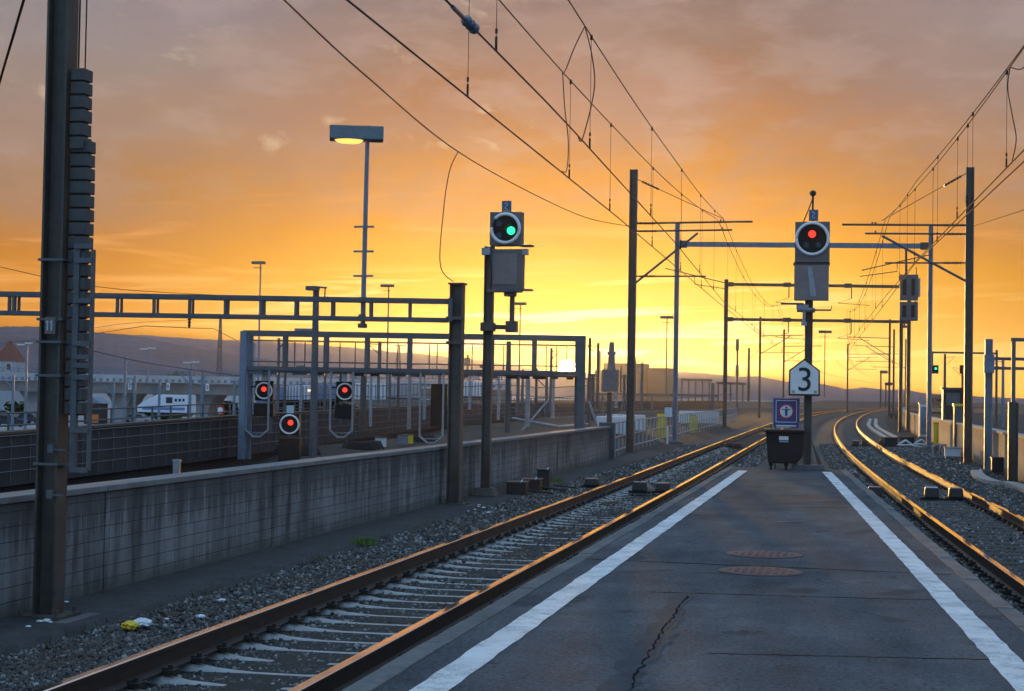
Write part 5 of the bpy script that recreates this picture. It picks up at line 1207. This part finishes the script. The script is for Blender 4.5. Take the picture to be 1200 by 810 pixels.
# ------------------------------------------------------------------ far left: viaduct, yard, trains, house
VD = 230.0; VZ = -3.06
def V3(px, z, off=0.0): p_ = at(px, 452, VD + off); return Vector((p_.x, p_.y, z))
vt = thing('viaduct', 'long pale concrete road viaduct on flared piers crossing the left background', 'viaduct', V3(150, VZ))
vz = lambda py: at(120, py, VD).z
MB().bar(V3(-420, (vz(437.5) + vz(446)) / 2), V3(600, (vz(437.5) + vz(446)) / 2 - .3), .4, vz(437.5) - vz(446)).build('parapet', 'parapet', vt)
mb = MB(); mb.bar(V3(-420, (vz(447) + vz(459)) / 2, 6), V3(600, (vz(447) + vz(459)) / 2 - .3, 6), 11, vz(447) - vz(459)); mb.build('deck_girder', 'girder', vt)
mb = MB()
for px in np.arange(-420, 600, 9.0): a = V3(px, vz(437.5) - .05, .1); mb.bar(a, a + Vector((0, 0, .75)), .12, .12)
for dz_ in (.35, .72): mb.bar(V3(-420, vz(437.5) - .05 + dz_, .1), V3(600, vz(437.5) - .35 + dz_, .1), .1, .1)
mb.build('railing', 'galv_blue', vt)
for pc in (-250, -150, -50, 48, 149, 244, 340, 436, 530):
    zc0 = vz(459) - .05
    mb = MB(); a = V3(pc, 0, 6); hw0, hw1 = 1.0, 2.15
    prof_ = [(-hw0, VZ - .5), (hw0, VZ - .5), (hw0 * 1.0, zc0 - 2.2), (hw1 * .75, zc0 - .9), (hw1 * 1.1, zc0), (-hw1 * 1.1, zc0), (-hw1 * .75, zc0 - .9), (-hw0, zc0 - 2.2)]
    mb.prism([(a.x + x, z) for x, z in prof_], a.y - 2.2, a.y + 2.2); mb.build('pier', 'viaduct', vt)
for px in (152, 197, 243):
    mb = MB(); a = V3(px, vz(453), -.25 + .2); mb.bar(V3(px - 2, vz(452), -.3), V3(px + 2, vz(452), -.3), .04, 1.0); sgn = mb.build('white_plate', 'white_paint', vt)
    mb = MB(); mb.bar(V3(px - .9, vz(450.8), -.36), V3(px + .9, vz(450.8), -.36), .03, .2); mb.bar(V3(px - .9, vz(453.2), -.36), V3(px + .9, vz(453.2), -.36), .03, .2); mb.build('plate_mark', 'galv_blue', sgn)
# house with the red roof
HD = 265; ha = at(11, 440, HD); r = thing('house', 'house with a red pyramid roof behind the viaduct at the left edge', 'house', (ha.x, ha.y, VZ))
zE, zA = at(11, 423, HD).z, at(11, 398, HD).z; hw = 14 * HD / 1900
mb = MB(); mb.box((ha.x, ha.y, (zE + VZ - .5) / 2), (hw * 1.8, hw * 1.8, zE - VZ + .5)); mb.build('wall', 'house_wall', r)
mb = MB(); mb.add([(ha.x + sx_ * hw, ha.y + sy_ * hw, zE - .02) for sx_, sy_ in ((-1, -1), (1, -1), (1, 1), (-1, 1))] + [(ha.x, ha.y, zA)], [(0, 1, 4), (1, 2, 4), (2, 3, 4), (3, 0, 4), (3, 2, 1, 0)]); mb.build('roof', 'roof_red', r)
for px in (3, 17): c = at(px, 430, HD); mb = MB(); mb.box((c.x, ha.y - hw * .9 - .02, c.z), (.9, .06, 1.2)); f_ = mb.build('window', 'white_dull', r); mb = MB(); mb.box((c.x, ha.y - hw * .9 - .06, c.z), (.7, .05, 1.0)); mb.build('pane', 'glass_dark', f_)
# white train under the viaduct
TD = 205; tz = at(190, 484, TD).z
r = thing('train', 'white streamlined train with a blue stripe standing under the viaduct', 'train', at(190, 484, TD))
xa, xb_ = at(158, 475, TD).x, at(222, 475, TD).x; yb_ = at(190, 475, TD).y; zb_, zt_ = at(190, 483.5, TD).z, at(190, 462.5, TD).z
mb = MB(); o_ = [(xa, zb_), (xb_, zb_), (xb_, zt_), (xa + 2.6, zt_), (xa + .9, zb_ + (zt_ - zb_) * .62), (xa, zb_ + (zt_ - zb_) * .35)]
mb.prism(o_, yb_, yb_ + 2.8); bb = mb.build('body', 'train_white', r, bevel=.12)
mb = MB(); mb.box(((xa + xb_) / 2 + .2, yb_ - .02, zb_ + .5), (xb_ - xa - 1, .03, .35)); mb.build('stripe', 'train_blue', bb)
for x0_, x1_ in ((195, 203), (206, 209), (211, 214), (216, 218.5)):
    a, b_ = at(x0_, 469, TD), at(x1_, 469, TD); hgt = .75 if x0_ < 204 else .35
    mb = MB(); mb.box(((a.x + b_.x) / 2, yb_ - .02, a.z), (b_.x - a.x, .04, hgt)); mb.build('window', 'glass_dark', r)
mb = MB(); mb.box(((xa + xb_) / 2 + .5, yb_ + 1.4, zb_ - .25), (xb_ - xa - 2.5, 2.2, .5)); mb.build('underframe', 'dark_box', r)
# rows of wagons farther right
for k, (x0_, x1_, pt, pb, D, mt, lab) in enumerate(((302, 330, 452, 476, 190, 'train_blue', 'blue box wagon seen through the gantry, leftmost of the row'), (333, 362, 451, 475, 194, 'train_white', 'white box wagon seen through the gantry left of the grey yard mast'),
        (372, 398, 450, 473, 198, 'train_blue', 'blue box wagon seen through the gantry right of the grey yard mast'), (416, 452, 449, 468, 205, 'train_white', 'white box wagon seen beyond the middle cage of the gantry'),
        (455, 492, 448, 466, 212, 'house_wall', 'pale grey box wagon seen between the middle and right cages'), (536, 566, 447, 464, 220, 'train_white', 'white box wagon seen right of the stout mast'))):
    a, b_ = at(x0_, pb, D), at(x1_, pb, D); zt_ = at(x0_, pt, D).z; r = thing('freight_wagon', lab, 'wagon', a, group='freight wagons standing in the yard')
    zb_ = max(a.z, VZ + .9); dv = Vector((b_.x - a.x, b_.y - a.y, 0)); L = dv.length; dv.normalize(); ang_ = math.atan2(dv.y, dv.x); c = (a + b_) / 2
    mb = MB(); mb.box((c.x, c.y, (zb_ + zt_) / 2), (L, 2.8, zt_ - zb_), ang_); mb.build('body', mt, r, bevel=.1)
    mb = MB()
    for f_ in (.1, .22, .34, .46, .58, .7, .82, .94): p_ = a + dv * L * f_; mb.box((p_.x + .0 - dv.y * -1.43, p_.y - 1.43, (zb_ + zt_) / 2), (.14, .05, (zt_ - zb_) * .9), ang_)
    mb.build('side_ribs', 'galv_blue', r)
    for f_ in (.12, .24, .76, .88): p_ = a + dv * L * f_; mb = MB(); mb.cyl((p_.x, p_.y - 1.0, zb_ - .35), (p_.x, p_.y - .86, zb_ - .35), .46, 16); mb.build('wheel', 'dark_box', r)
    mb = MB(); mb.box((c.x, c.y, zb_ - .12), (L * .96, 1.6, .2), ang_); mb.build('underframe', 'dark_box', r)
# parked cars
def car(label, px, py, D, material, rz=0.0):
    c = at(px, py, D); z = VZ; c = gz(px, py, VZ); r = thing('parked_car', label, 'car', (c.x, c.y, z), rz, 'cars parked in the yard below the viaduct')
    mb = MB(); mb.prism([(-2.1, .32), (2.1, .32), (2.15, .62), (2.0, .86), (1.05, .95), (.45, 1.40), (-1.15, 1.42), (-1.85, .95), (-2.12, .85)], -.85, .85); mb.build('body', material, r, local=True, bevel=.08)
    mb = MB(); mb.prism([(.95, .96), (.42, 1.34), (-1.1, 1.35), (-1.65, .97)], -.862, .862); mb.build('side_window', 'glass_dark', r, local=True)
    for sx_ in (-1.3, 1.3):
        for sy_ in (-.8, .8): mb = MB(); mb.cyl((sx_, sy_ - .1, .32), (sx_, sy_ + .1, .32), .32, 16); mb.build('wheel', 'rubber', r, local=True)
    for sy_ in (-.6, .6): mb = MB(); mb.box((2.1, sy_, .70), (.06, .3, .14)); mb.build('headlight', 'plate_pale', r, local=True)
for a in (('silver car parked at the left edge below the viaduct', 4, 492, 0, 'car_silver', .3), ('dark car parked in the yard left of the big mast', 11, 500, 0, 'car_dark', .5), ('white car parked beside the dark one left of the big mast', 20, 489, 0, 'car_white', .2),
          ('dark car close against the left side of the big mast', 38, 497, 0, 'car_dark', -.2), ('silver car half hidden by the big mast', 42, 488, 0, 'car_silver', .1), ('dark car standing right of the white train near the piers', 262, 493, 0, 'car_dark', .4), ('silver car parked in front of the white train', 163, 497, 0, 'car_silver', .1)):
    car(*a)
# kiosk
kc = gz(112, 497, VZ); r = thing('kiosk', 'small dark kiosk with an orange front right of the big mast', 'kiosk', kc)
s_ = 1.0; mb = MB(); mb.box((kc.x, kc.y, VZ + 1.4), (2.4, 2.2, 2.8)); mb.build('wall', 'dark_box', r); mb = MB(); mb.add([(kc.x - 1.5, kc.y - 1.4, VZ + 2.8), (kc.x + 1.5, kc.y - 1.4, VZ + 2.8), (kc.x + 1.5, kc.y + 1.4, VZ + 2.8), (kc.x - 1.5, kc.y + 1.4, VZ + 2.8), (kc.x, kc.y - 1.4, VZ + 3.7), (kc.x, kc.y + 1.4, VZ + 3.7)], [(0, 1, 4), (1, 2, 5, 4), (2, 3, 5), (3, 0, 4, 5), (3, 2, 1, 0)]); mb.build('roof', 'galv_blue', r)
mb = MB(); mb.box((kc.x + .1, kc.y - 1.13, VZ + .75), (1.7, .06, 1.1)); mb.build('front_panel', 'orange', r); mb = MB(); mb.box((kc.x, kc.y - 1.13, VZ + 2.1), (1.5, .06, .8)); mb.build('window', 'glass_dark', r)
pr_ = at(258, 481, 180); r = thing('round_sign', 'round red and white sign near the viaduct pier', 'sign', (pr_.x, pr_.y, VZ)); MB().disc((pr_.x, pr_.y, pr_.z), .55, .06, 24).build('red_disc', 'red_paint', r); MB().disc((pr_.x, pr_.y - .05, pr_.z), .34, .06, 24).build('white_centre', 'white_paint', r); mb = MB(); mb.tube([(pr_.x, pr_.y + .1, VZ), (pr_.x, pr_.y + .1, pr_.z)], .06, 6); mb.build('post', 'galv_dull', r)
# railing and white blocks along the yard edge
yr_ = thing('yard_railing', 'low pale railing along the yard edge in front of the cars', 'railing', gz(100, 512, VZ + 1))
mb = MB(); ypts = [gz(x, 507 + (240 - x) * .045 + 8, VZ + .0) for x in range(-60, 300, 12)]
for p_ in ypts: mb.bar((p_.x, p_.y, VZ), (p_.x, p_.y, VZ + 1.1), .06, .06)
for z in (.55, 1.1): mb.tube([(p_.x, p_.y, VZ + z) for p_ in ypts], .035, 5)
mb.build('rails', 'galv_blue', yr_)
for k, px in enumerate((3, 15, 28, 106, 116, 126, 136)):
    p_ = gz(px, 516 - px * .02, VZ); r = thing('barrier_block', 'white barrier block lying along the yard edge railing', 'barrier', (p_.x, p_.y, VZ), group='white barrier blocks along the yard railing'); mb = MB(); mb.box((p_.x, p_.y, VZ + .42), (1.1, .5, .8), taper=1.25); mb.build('block', 'white_dull', r, bevel=.06)

# bushes and small trees in the background
def leafy(name, label, cat, base, hh, wd, n, seed, trunk=0.0, group=None, leaf=.16):
    rn = random.Random(seed); r = thing(name, label, cat, base, group=group)
    if trunk > 0:
        mb = MB(); mb.tube([(0, 0, -.2), (.05, 0, trunk * .6), (0.0, .05, trunk + hh * .4)], [.16, .12, .05], 7)
        for k in range(5): a = k * 1.3; mb.tube([(0, 0, trunk * .8), (wd * .22 * math.cos(a), wd * .22 * math.sin(a), trunk + hh * .35)], [.07, .03], 5)
        mb.build('trunk', 'bark', r, local=True)
    cl = [(rn.gauss(0, wd * .26), rn.gauss(0, wd * .26), trunk + hh * rn.uniform(.12, .82), rn.uniform(.16, .32) * wd) for _ in range(14)]
    mb = MB()
    for i in range(n):
        cx0, cy0, cz0, cr = rn.choice(cl); d = Vector((rn.gauss(0, 1), rn.gauss(0, 1), rn.gauss(0, 1))).normalized() * cr * rn.random() ** .4
        c = Vector((cx0, cy0, cz0)) + Vector((d.x, d.y, d.z * .75)); u_ = Vector((rn.gauss(0, 1), rn.gauss(0, 1), rn.gauss(0, 1))).normalized(); v_ = u_.orthogonal().normalized(); s_ = leaf * rn.uniform(.6, 1.3)
        if c.z < .02: c.z = abs(c.z) + .05
        mb.add([c - u_ * s_, c + v_ * s_ * .6, c + u_ * s_, c - v_ * s_ * .6], [(0, 1, 2, 3)])
    mb.build('crown' if trunk > 0 else 'foliage', 'foliage', r, local=True, fix=False); return r
for k, (px, py, D, hh, wd, tr_, lab) in enumerate(((200, 444, 262, 3.4, 5.0, 3.6, 'green tree top showing over the viaduct above the white train'), (212, 441, 268, 3.6, 4.0, 4.6, 'second green tree top over the viaduct, just right of the first'), (266, 478, 240, 3.4, 4.6, .0, 'dark green bush seen under the viaduct by the right pier'),
        (186, 464, 245, 2.6, 5.5, .0, 'green bushes behind the white train'), (206, 463, 246, 2.4, 4.2, .0, 'low green bush behind the windows of the white train'), (20, 468, 244, 2.6, 4, 0, 'dark bush under the viaduct at the left edge'))):
    p_ = at(px, 470, D); leafy('tree' if tr_ else 'bush', lab, 'tree' if tr_ else 'bush', (p_.x, p_.y, VZ), hh, wd, 1500, 40 + k, tr_, leaf=.28)

# lamp posts and yard masts, far to near
def lamp_post(label, px, pyt, pyb, D, style=0, material='galv_blue', rad=.11):
    a, b_ = at(px, pyb, D), at(px, pyt, D); r = thing('lamp_post', label, 'street lamp', (a.x, a.y, a.z), group='lamp posts in the background')
    MB().tube([(a.x, a.y, a.z), (a.x, a.y, b_.z)], [rad, rad * .6], 8).build('pole', material, r)
    s_ = D / 1900
    mb = MB()
    if style == 0: mb.box((b_.x + 1.0 * s_, b_.y, b_.z), (15 * s_, 7 * s_, 3.0 * s_))
    else: mb.box((b_.x - 5 * s_, b_.y, b_.z), (9 * s_, 2 * s_, 1.6 * s_)); mb.box((b_.x + 5 * s_, b_.y, b_.z + .1), (9 * s_, 2 * s_, 1.6 * s_))
    mb.build('lamp_head', 'galv_dull' if style == 0 else 'white_dull', r)
    if style == 0: mb = MB(); mb.bar((b_.x - 5 * s_, b_.y, b_.z - 6 * s_), (b_.x + 5 * s_, b_.y, b_.z - 6 * s_), .06, .06); mb.build('step_bar', 'galv_dull', r)
    return r
for a in (('flat headed lamp post rising above the left end of the gantry', 302, 308, 470, 150, 0), ('flat headed lamp post rising above the middle of the gantry', 453, 335, 470, 170, 0, 'galv_dull'), ('small flat headed lamp post right of the green signal', 608, 356, 470, 200, 0, 'galv_dull'),
          ('slim lamp post between the wall end mast and the portal mast', 780.5, 372, 463, 230, 0, 'steel_dark'), ('far lamp post behind the bend, right of the sign with the 3', 966, 389, 466, 300, 0, 'galv_dull'), ('twin armed white lamp post at the left edge behind the fence', 29, 404, 515, 110, 1), ('twin armed white lamp post on the viaduct right of the big mast', 173, 409, 446, 225, 1), ('twin armed white lamp on the viaduct near the gantry end', 224, 425, 446, 225, 1)):
    lamp_post(*a)
for k, (px, pyt, pyb, D, mt) in enumerate(((145, 418, 500, 90, 'galv_blue'), (157, 440, 498, 100, 'galv_blue'), (186, 448, 492, 130, 'galv_blue'), (222, 435, 493, 95, 'galv_blue'), (236, 432, 494, 92, 'galv_blue'), (132, 448, 500, 100, 'galv_blue'), (274, 446, 492, 100, 'galv_blue'), (14, 440, 512, 95, 'galv_blue'), (325, 396, 490, 80, 'galv_dull'), (443, 400, 480, 110, 'galv_dull'), (550, 436, 480, 90, 'galv'), (640, 440, 490, 90, 'galv_dull'), (645, 408, 488, 105, 'galv_dull'), (700, 402, 480, 110, 'steel_dark'), (743, 420, 480, 140, 'galv_dull'), (752, 426, 480, 150, 'galv_dull'), (877, 408, 470, 230, 'steel_dark'), (1128, 428, 472, 190, 'steel_dark'), (1107, 415, 470, 210, 'steel_dark'), (1175, 420, 500, 120, 'galv_blue'))):
    r, a, b_ = pole('yard_mast', 'thin grey mast in the background rail yard', px, pyt, pyb, D, .075 * D / 100 + .03, mt, group='thin masts in the background yard', cat='mast')
    s_ = D / 1900; sgn = -1 if k % 2 else 1
    mb = MB(); mb.bar((b_.x, b_.y, b_.z - 4 * s_), (b_.x + sgn * 12 * s_, b_.y, b_.z - 3 * s_), .05, .05); mb.bar((b_.x, b_.y, b_.z - 14 * s_), (b_.x + sgn * 11 * s_, b_.y, b_.z - 4 * s_), .05, .05); mb.build('arm', mt, r)
for k, (px, pyt, pyb, D) in enumerate(((296, 402, 486, 75), (312, 436, 498, 62), (333, 437, 500, 60), (352, 430, 492, 70), (380, 432, 494, 66), (398, 437, 500, 62), (434, 437, 500, 60), (456, 434, 490, 72), (466, 438, 496, 64), (497, 436, 492, 70), (534, 437, 494, 64), (566, 430, 480, 85), (584, 436, 492, 66), (606, 437, 492, 66), (628, 432, 482, 80), (648, 437, 490, 66), (612, 433, 480, 90), (694, 440, 494, 66), (722, 436, 478, 95), (731, 441, 482, 88))):
    r, a, b_ = pole('yard_stanchion', 'slender pale stanchion in the clutter behind the gantry', px, pyt, pyb, D, .028 + .0006 * D, ('galv', 'galv_dull', 'steel_dark')[k % 3], group='slender stanchions behind the gantry')
    if k % 2: mb = MB(); mb.box((b_.x, b_.y, b_.z), (.3, .2, .12)); mb.build('cap_box', 'galv_dull', r)
for k, (xa_, ya_, xb2, yb2, D) in enumerate(((286, 448, 690, 452, 62), (286, 462, 700, 463, 70), (285, 476, 560, 472, 66), (420, 470, 860, 462, 90), (530, 486, 720, 480, 72), (540, 476, 735, 473, 80))):
    fd = thing('yard_cable', 'thin cable strung between the stanchions behind the gantry', 'cable', at(xa_, ya_, D), group='thin cables behind the gantry')
    MB().tube([at(xa_ + (xb2 - xa_) * t_, ya_ + (yb2 - ya_) * t_ + 3 * math.sin(t_ * 3.14 * 4) ** 2, D) for t_ in np.linspace(0, 1, 33)], .016, 5).build('cable', 'galv_dull', fd)
# lattice pylons
for px, pyt, pyb, D, hw_, lab in ((257, 370, 441, 300, 3.2, 'tall thin lattice pylon on the horizon left of the gantry'), (467, 405, 430, 420, 4.0, 'small lattice tower on the horizon seen through the gantry railing')):
    a, b_ = at(px, pyb, D), at(px, pyt, D); r = thing('lattice_pylon', lab, 'pylon', a); s_ = D / 1900 * hw_; mb = MB(); h_ = b_.z - a.z
    for sx_ in (-1, 1):
        for sy_ in (-1, 1): mb.bar((a.x + sx_ * s_, a.y + sy_ * s_, VZ), (a.x + sx_ * s_ * .25, a.y + sy_ * s_ * .25, b_.z), .12, .12)
    for k in range(9):
        t0, t1 = k / 9, (k + 1) / 9; w0, w1 = s_ * (1 - .75 * t0), s_ * (1 - .75 * t1)
        mb.bar((a.x - w0, a.y - w0, a.z + h_ * t0), (a.x + w1, a.y - w1, a.z + h_ * t1), .09, .09); mb.bar((a.x + w0, a.y - w0, a.z + h_ * t0), (a.x - w1, a.y - w1, a.z + h_ * t1), .09, .09)
    mb.build('lattice', 'galv_dull', r)
    if D > 400: mb = MB(); mb.bar((a.x - 1, a.y, b_.z), (a.x + 9 * D / 1900, a.y, b_.z), .2, .2); mb.build('cross_arm', 'galv_dull', r)
# far signals
for px, pyt, pyb, D, lab in ((863.5, 397, 470, 230, 'slim far signal mast with two small heads, left of the blue sign'), ):
    a, b_ = at(px, pyb, D), at(px, pyt, D); r = thing('railway_signal', lab, 'signal', a); MB().tube([(a.x, a.y, -.5), (a.x, a.y, b_.z)], .13, 8).build('pole', 'steel_dark', r)
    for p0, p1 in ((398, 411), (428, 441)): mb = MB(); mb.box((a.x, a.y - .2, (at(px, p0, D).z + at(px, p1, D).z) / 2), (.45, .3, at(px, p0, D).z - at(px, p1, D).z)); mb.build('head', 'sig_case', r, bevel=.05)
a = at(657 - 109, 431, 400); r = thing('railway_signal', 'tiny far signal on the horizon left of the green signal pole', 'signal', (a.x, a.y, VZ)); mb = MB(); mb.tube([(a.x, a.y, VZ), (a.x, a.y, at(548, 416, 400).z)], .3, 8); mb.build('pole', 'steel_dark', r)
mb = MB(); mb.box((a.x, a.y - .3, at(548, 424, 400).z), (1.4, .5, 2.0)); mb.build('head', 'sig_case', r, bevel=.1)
# portal far right with hanging green signal
D = 190; a, b_ = at(1091, 413, D), at(1168, 413.5, D)
r = thing('signal_portal', 'thin far portal over the yard right of the track', 'portal', (a.x, a.y, -.9))
for q in (a, b_): MB().bar((q.x, q.y, -1), (q.x, q.y, at(1100, 409, D).z), .26, .26).build('post', 'steel_dark', r)
MB().bar((a.x + .14, a.y, a.z), (b_.x - .14, b_.y, a.z), .2, .22).build('girder', 'steel_dark', r)
for px, lit in ((1096, 1), (1128.5, 0)):
    c = at(px, 433, D); r = thing('railway_signal', 'tiny signal with a ' + ('green light hanging under the far portal' if lit else 'dark head standing near the far portal'), 'signal', c)
    mb = MB(); mb.box(c, (.75, .4, 1.0)); cc = mb.build('head', 'sig_face', r, bevel=.06); mb = MB()
    if lit: mb.disc((c.x + .05, c.y - .22, c.z + .1), .14, .04, 20); mb.build('lit_lens', 'green_lamp', cc); mb = MB(); mb.tube([(c.x - .3, c.y, c.z + .5), (c.x - .3, c.y, a.z - .1)], .07, 6); mb.build('hanger', 'steel_dark', r)
    else: mb.disc((c.x + .05, c.y - .22, c.z + .1), .20, .04, 20); mb.build('dark_lens', 'glass_dark', cc); mb = MB(); mb.tube([(c.x, c.y, c.z - .5), (c.x, c.y, -1)], .08, 6); mb.build('post', 'steel_dark', r)
# low gantry and canopy right of the factory
D = 175; r = thing('low_gantry', 'low grey horizontal gantry beam on one post, below the factory', 'gantry', at(835, 500, D)); a, b_ = at(690, 461.5, D), at(842, 464, D)
MB().bar(a, b_, .25, .26).build('girder', 'galv_dull', r)
for px in (835, 764, 706): q = at(px, 463, D); MB().bar((q.x, q.y + .2, -.5), (q.x, q.y + .2, at(835, 449, D).z if px == 835 else q.z), .34 if px == 835 else .2, .34 if px == 835 else .2).build('post', 'galv_dull', r)
# factory blocks near the sun
FDp = 1500
r = thing('factory', 'broad flat roofed factory block right of the setting sun', 'factory', at(745, 462, FDp))
for x0_, x1_, pt, mt in ((704, 754, 425.5, 'factory'), (755, 783, 431, 'factory'), (695, 722, 434, 'factory')):
    a, b_ = at(x0_, 466, FDp), at(x1_, 466, FDp); z = at((x0_ + x1_) / 2, pt, FDp).z; mb = MB(); mb.box(((a.x + b_.x) / 2, a.y + 20 + (x0_ % 7) * 3, (z - 4) / 2), (b_.x - a.x - .5, 40, z + 4)); bb = mb.build('block', mt, r)
mb = MB(); q = at(700, 430, FDp); mb.cyl((q.x, q.y + 10, -3), (q.x, q.y + 10, at(700, 411, FDp).z), 2.2, 14, r2=1.8); mb.build('chimney', 'factory', r)
for k, (x0_, x1_, pt, pb, D, lab) in enumerate(((797, 833, 445, 462, 420, 'long low platform canopy on the horizon right of the portal mast'), (840, 872, 449, 464, 430, 'second low platform canopy on the horizon, right of the first'), (683, 702, 444, 462, 500, 'low dark shed on the horizon beside the sun'))):
    a, b_ = at(x0_, pb, D), at(x1_, pb, D); zt_ = at(x0_, pt, D).z; r = thing('platform_canopy', lab, 'canopy', a); mb = MB(); mb.bar((a.x, a.y, zt_), (b_.x, b_.y, zt_ - .1), 5, .6); mb.build('roof', 'steel_dark', r); mb = MB()
    for f_ in np.linspace(.05, .95, 5): mb.bar((a.x + (b_.x - a.x) * f_, a.y + (b_.y - a.y) * f_, VZ), (a.x + (b_.x - a.x) * f_, a.y + (b_.y - a.y) * f_, zt_ - .3), .4, .4)
    mb.build('columns', 'galv_dull', r)
# brown bank across the middle distance, left of the tracks
mb = MB(); bp_ = [(-42, 165), (-36, 205), (-28, 265), (-16, 325), (-2, 385), (12, 440), (32, 500)]
struct(mb.sweep([(x - 14, y, -3) for x, y in bp_], [(-9, 0), (-5, 3.9), (3, 4.1), (8, 2.6)], closed=False).build('embankment', 'embank', fix=False))
# right: row of bushes, white shelter and dark kiosk behind the wall
for k, (px, py, w_, h_, D, mt, lab) in enumerate(((1120, 478, 1.5, 2.4, 75, 'dark_box', 'dark lineside hut behind the right wall, left of the tall mast'), (1126, 489, .7, 1.3, 66, 'galv_dull', 'grey box with a yellow cap behind the right wall'))):
    c = at(px, py, D); r = thing('lineside_hut', lab, 'hut', (c.x, c.y, -.9)); mb = MB(); zt_ = c.z + h_ * .35; mb.box((c.x, c.y, (zt_ - 1) / 2), (w_ * .8, .8, zt_ + 1)); bb = mb.build('wall', mt, r, bevel=.02); mb = MB(); mb.box((c.x, c.y, zt_ + .04), (w_ * .9, .95, .1)); mb.build('roof', 'yellow' if k else 'steel_dark', r); mb = MB(); mb.box((c.x - w_ * .1, c.y - .41, zt_ - .45), (w_ * .4, .03, .6)); mb.build('door', 'galv_dull', r)
r = thing('far_building', 'tiny flat building on the horizon right of the bend', 'building', at(1102, 462, 700)); c = at(1102, 463, 700); mb = MB(); mb.box((c.x, c.y, 1.0), (9, 8, 6.5)); mb.build('wall', 'factory', r); mb = MB(); mb.box((c.x - 1, c.y - 4.1, 2), (5, .2, 1)); mb.build('windows', 'glass_dark', r)
for px, pyt, D, lab in ((1032, 436, 420, 'far lamp with a bent head on the horizon in the bend'), (1038, 450, 430, 'low far signal head on the horizon in the bend')):
    a = at(px, 470, D); zt_ = at(px, pyt, D).z; r = thing('lamp_post', lab, 'street lamp', (a.x, a.y, -1)); MB().tube([(a.x, a.y, -1), (a.x, a.y, zt_)], .2, 6).build('pole', 'steel_dark', r); mb = MB(); mb.box((a.x + .7, a.y, zt_), (2.0, .6, .8)); mb.build('lamp_head', 'steel_dark', r, bevel=.15)

# ------------------------------------------------------------------ hills
def hills(name, material, dist, prof_, depthf, seed, rough):
    rn = np.random.default_rng(seed); pxs = np.arange(prof_[0][0], prof_[-1][0] + 1, 4.0); ridge = np.interp(pxs, *zip(*prof_))
    nz = np.convolve(rn.normal(size=len(pxs) + 12), np.ones(5) / 5, 'same')[:len(pxs)] * rough + rn.normal(size=len(pxs)) * rough * .25
    mb = MB(); rows = [(.62, 0.0), (.72, .22), (.82, .55), (.92, .85), (1.0, 1.0), (1.12, .9), (1.35, .3)]; n = len(pxs)
    for f_, hf in rows:
        bump_ = np.convolve(rn.normal(size=n + 20), np.ones(15) / 15, 'same')[:n] * .12 * (1 if 0 < hf < 1 else 0)
        for i, px in enumerate(pxs):
            p_ = at(px, ridge[i] + nz[i], dist); d = Vector((p_.x, p_.y, 0)); top = max(p_.z, 1); z = -8 + (top + 8) * max(0, hf + bump_[i] * (hf < 1)) if hf < 1 else top
            mb.v.append((d.x * f_, d.y * f_, z))
    for j in range(len(rows) - 1):
        for i in range(n - 1): mb.f.append((j * n + i, j * n + i + 1, (j + 1) * n + i + 1, (j + 1) * n + i)); mb.mi.append(0)
    struct(mb.build(name, material, smooth=True, fix=False))
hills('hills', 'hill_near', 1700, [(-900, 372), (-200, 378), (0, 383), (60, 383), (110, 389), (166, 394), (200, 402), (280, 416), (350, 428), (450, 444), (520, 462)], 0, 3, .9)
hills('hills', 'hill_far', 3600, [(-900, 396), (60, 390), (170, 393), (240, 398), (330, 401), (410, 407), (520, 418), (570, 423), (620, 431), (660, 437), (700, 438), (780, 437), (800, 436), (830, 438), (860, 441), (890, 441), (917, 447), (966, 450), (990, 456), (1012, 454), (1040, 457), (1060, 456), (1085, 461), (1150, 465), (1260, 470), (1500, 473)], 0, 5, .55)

# ------------------------------------------------------------------ haze
hz = MB(); hz.box((-300, 1950, 50), (9000, 5100, 140))
hm = bpy.data.materials.new('haze air'); hm.use_nodes = True; nt = hm.node_tree; nt.nodes.clear()
ou = nt.nodes.new('ShaderNodeOutputMaterial'); pv = nt.nodes.new('ShaderNodeVolumePrincipled'); nt.links.new(pv.outputs[0], ou.inputs['Volume'])
pv.inputs['Color'].default_value = (.88, .86, .88, 1); pv.inputs['Density'].default_value = HAZE_DENSITY = 0.00006; pv.inputs['Anisotropy'].default_value = .80
M['haze'] = hm
tag(hz.build('haze', 'haze'), 'thin evening haze lying over the whole rail yard', 'haze', kind='stuff')
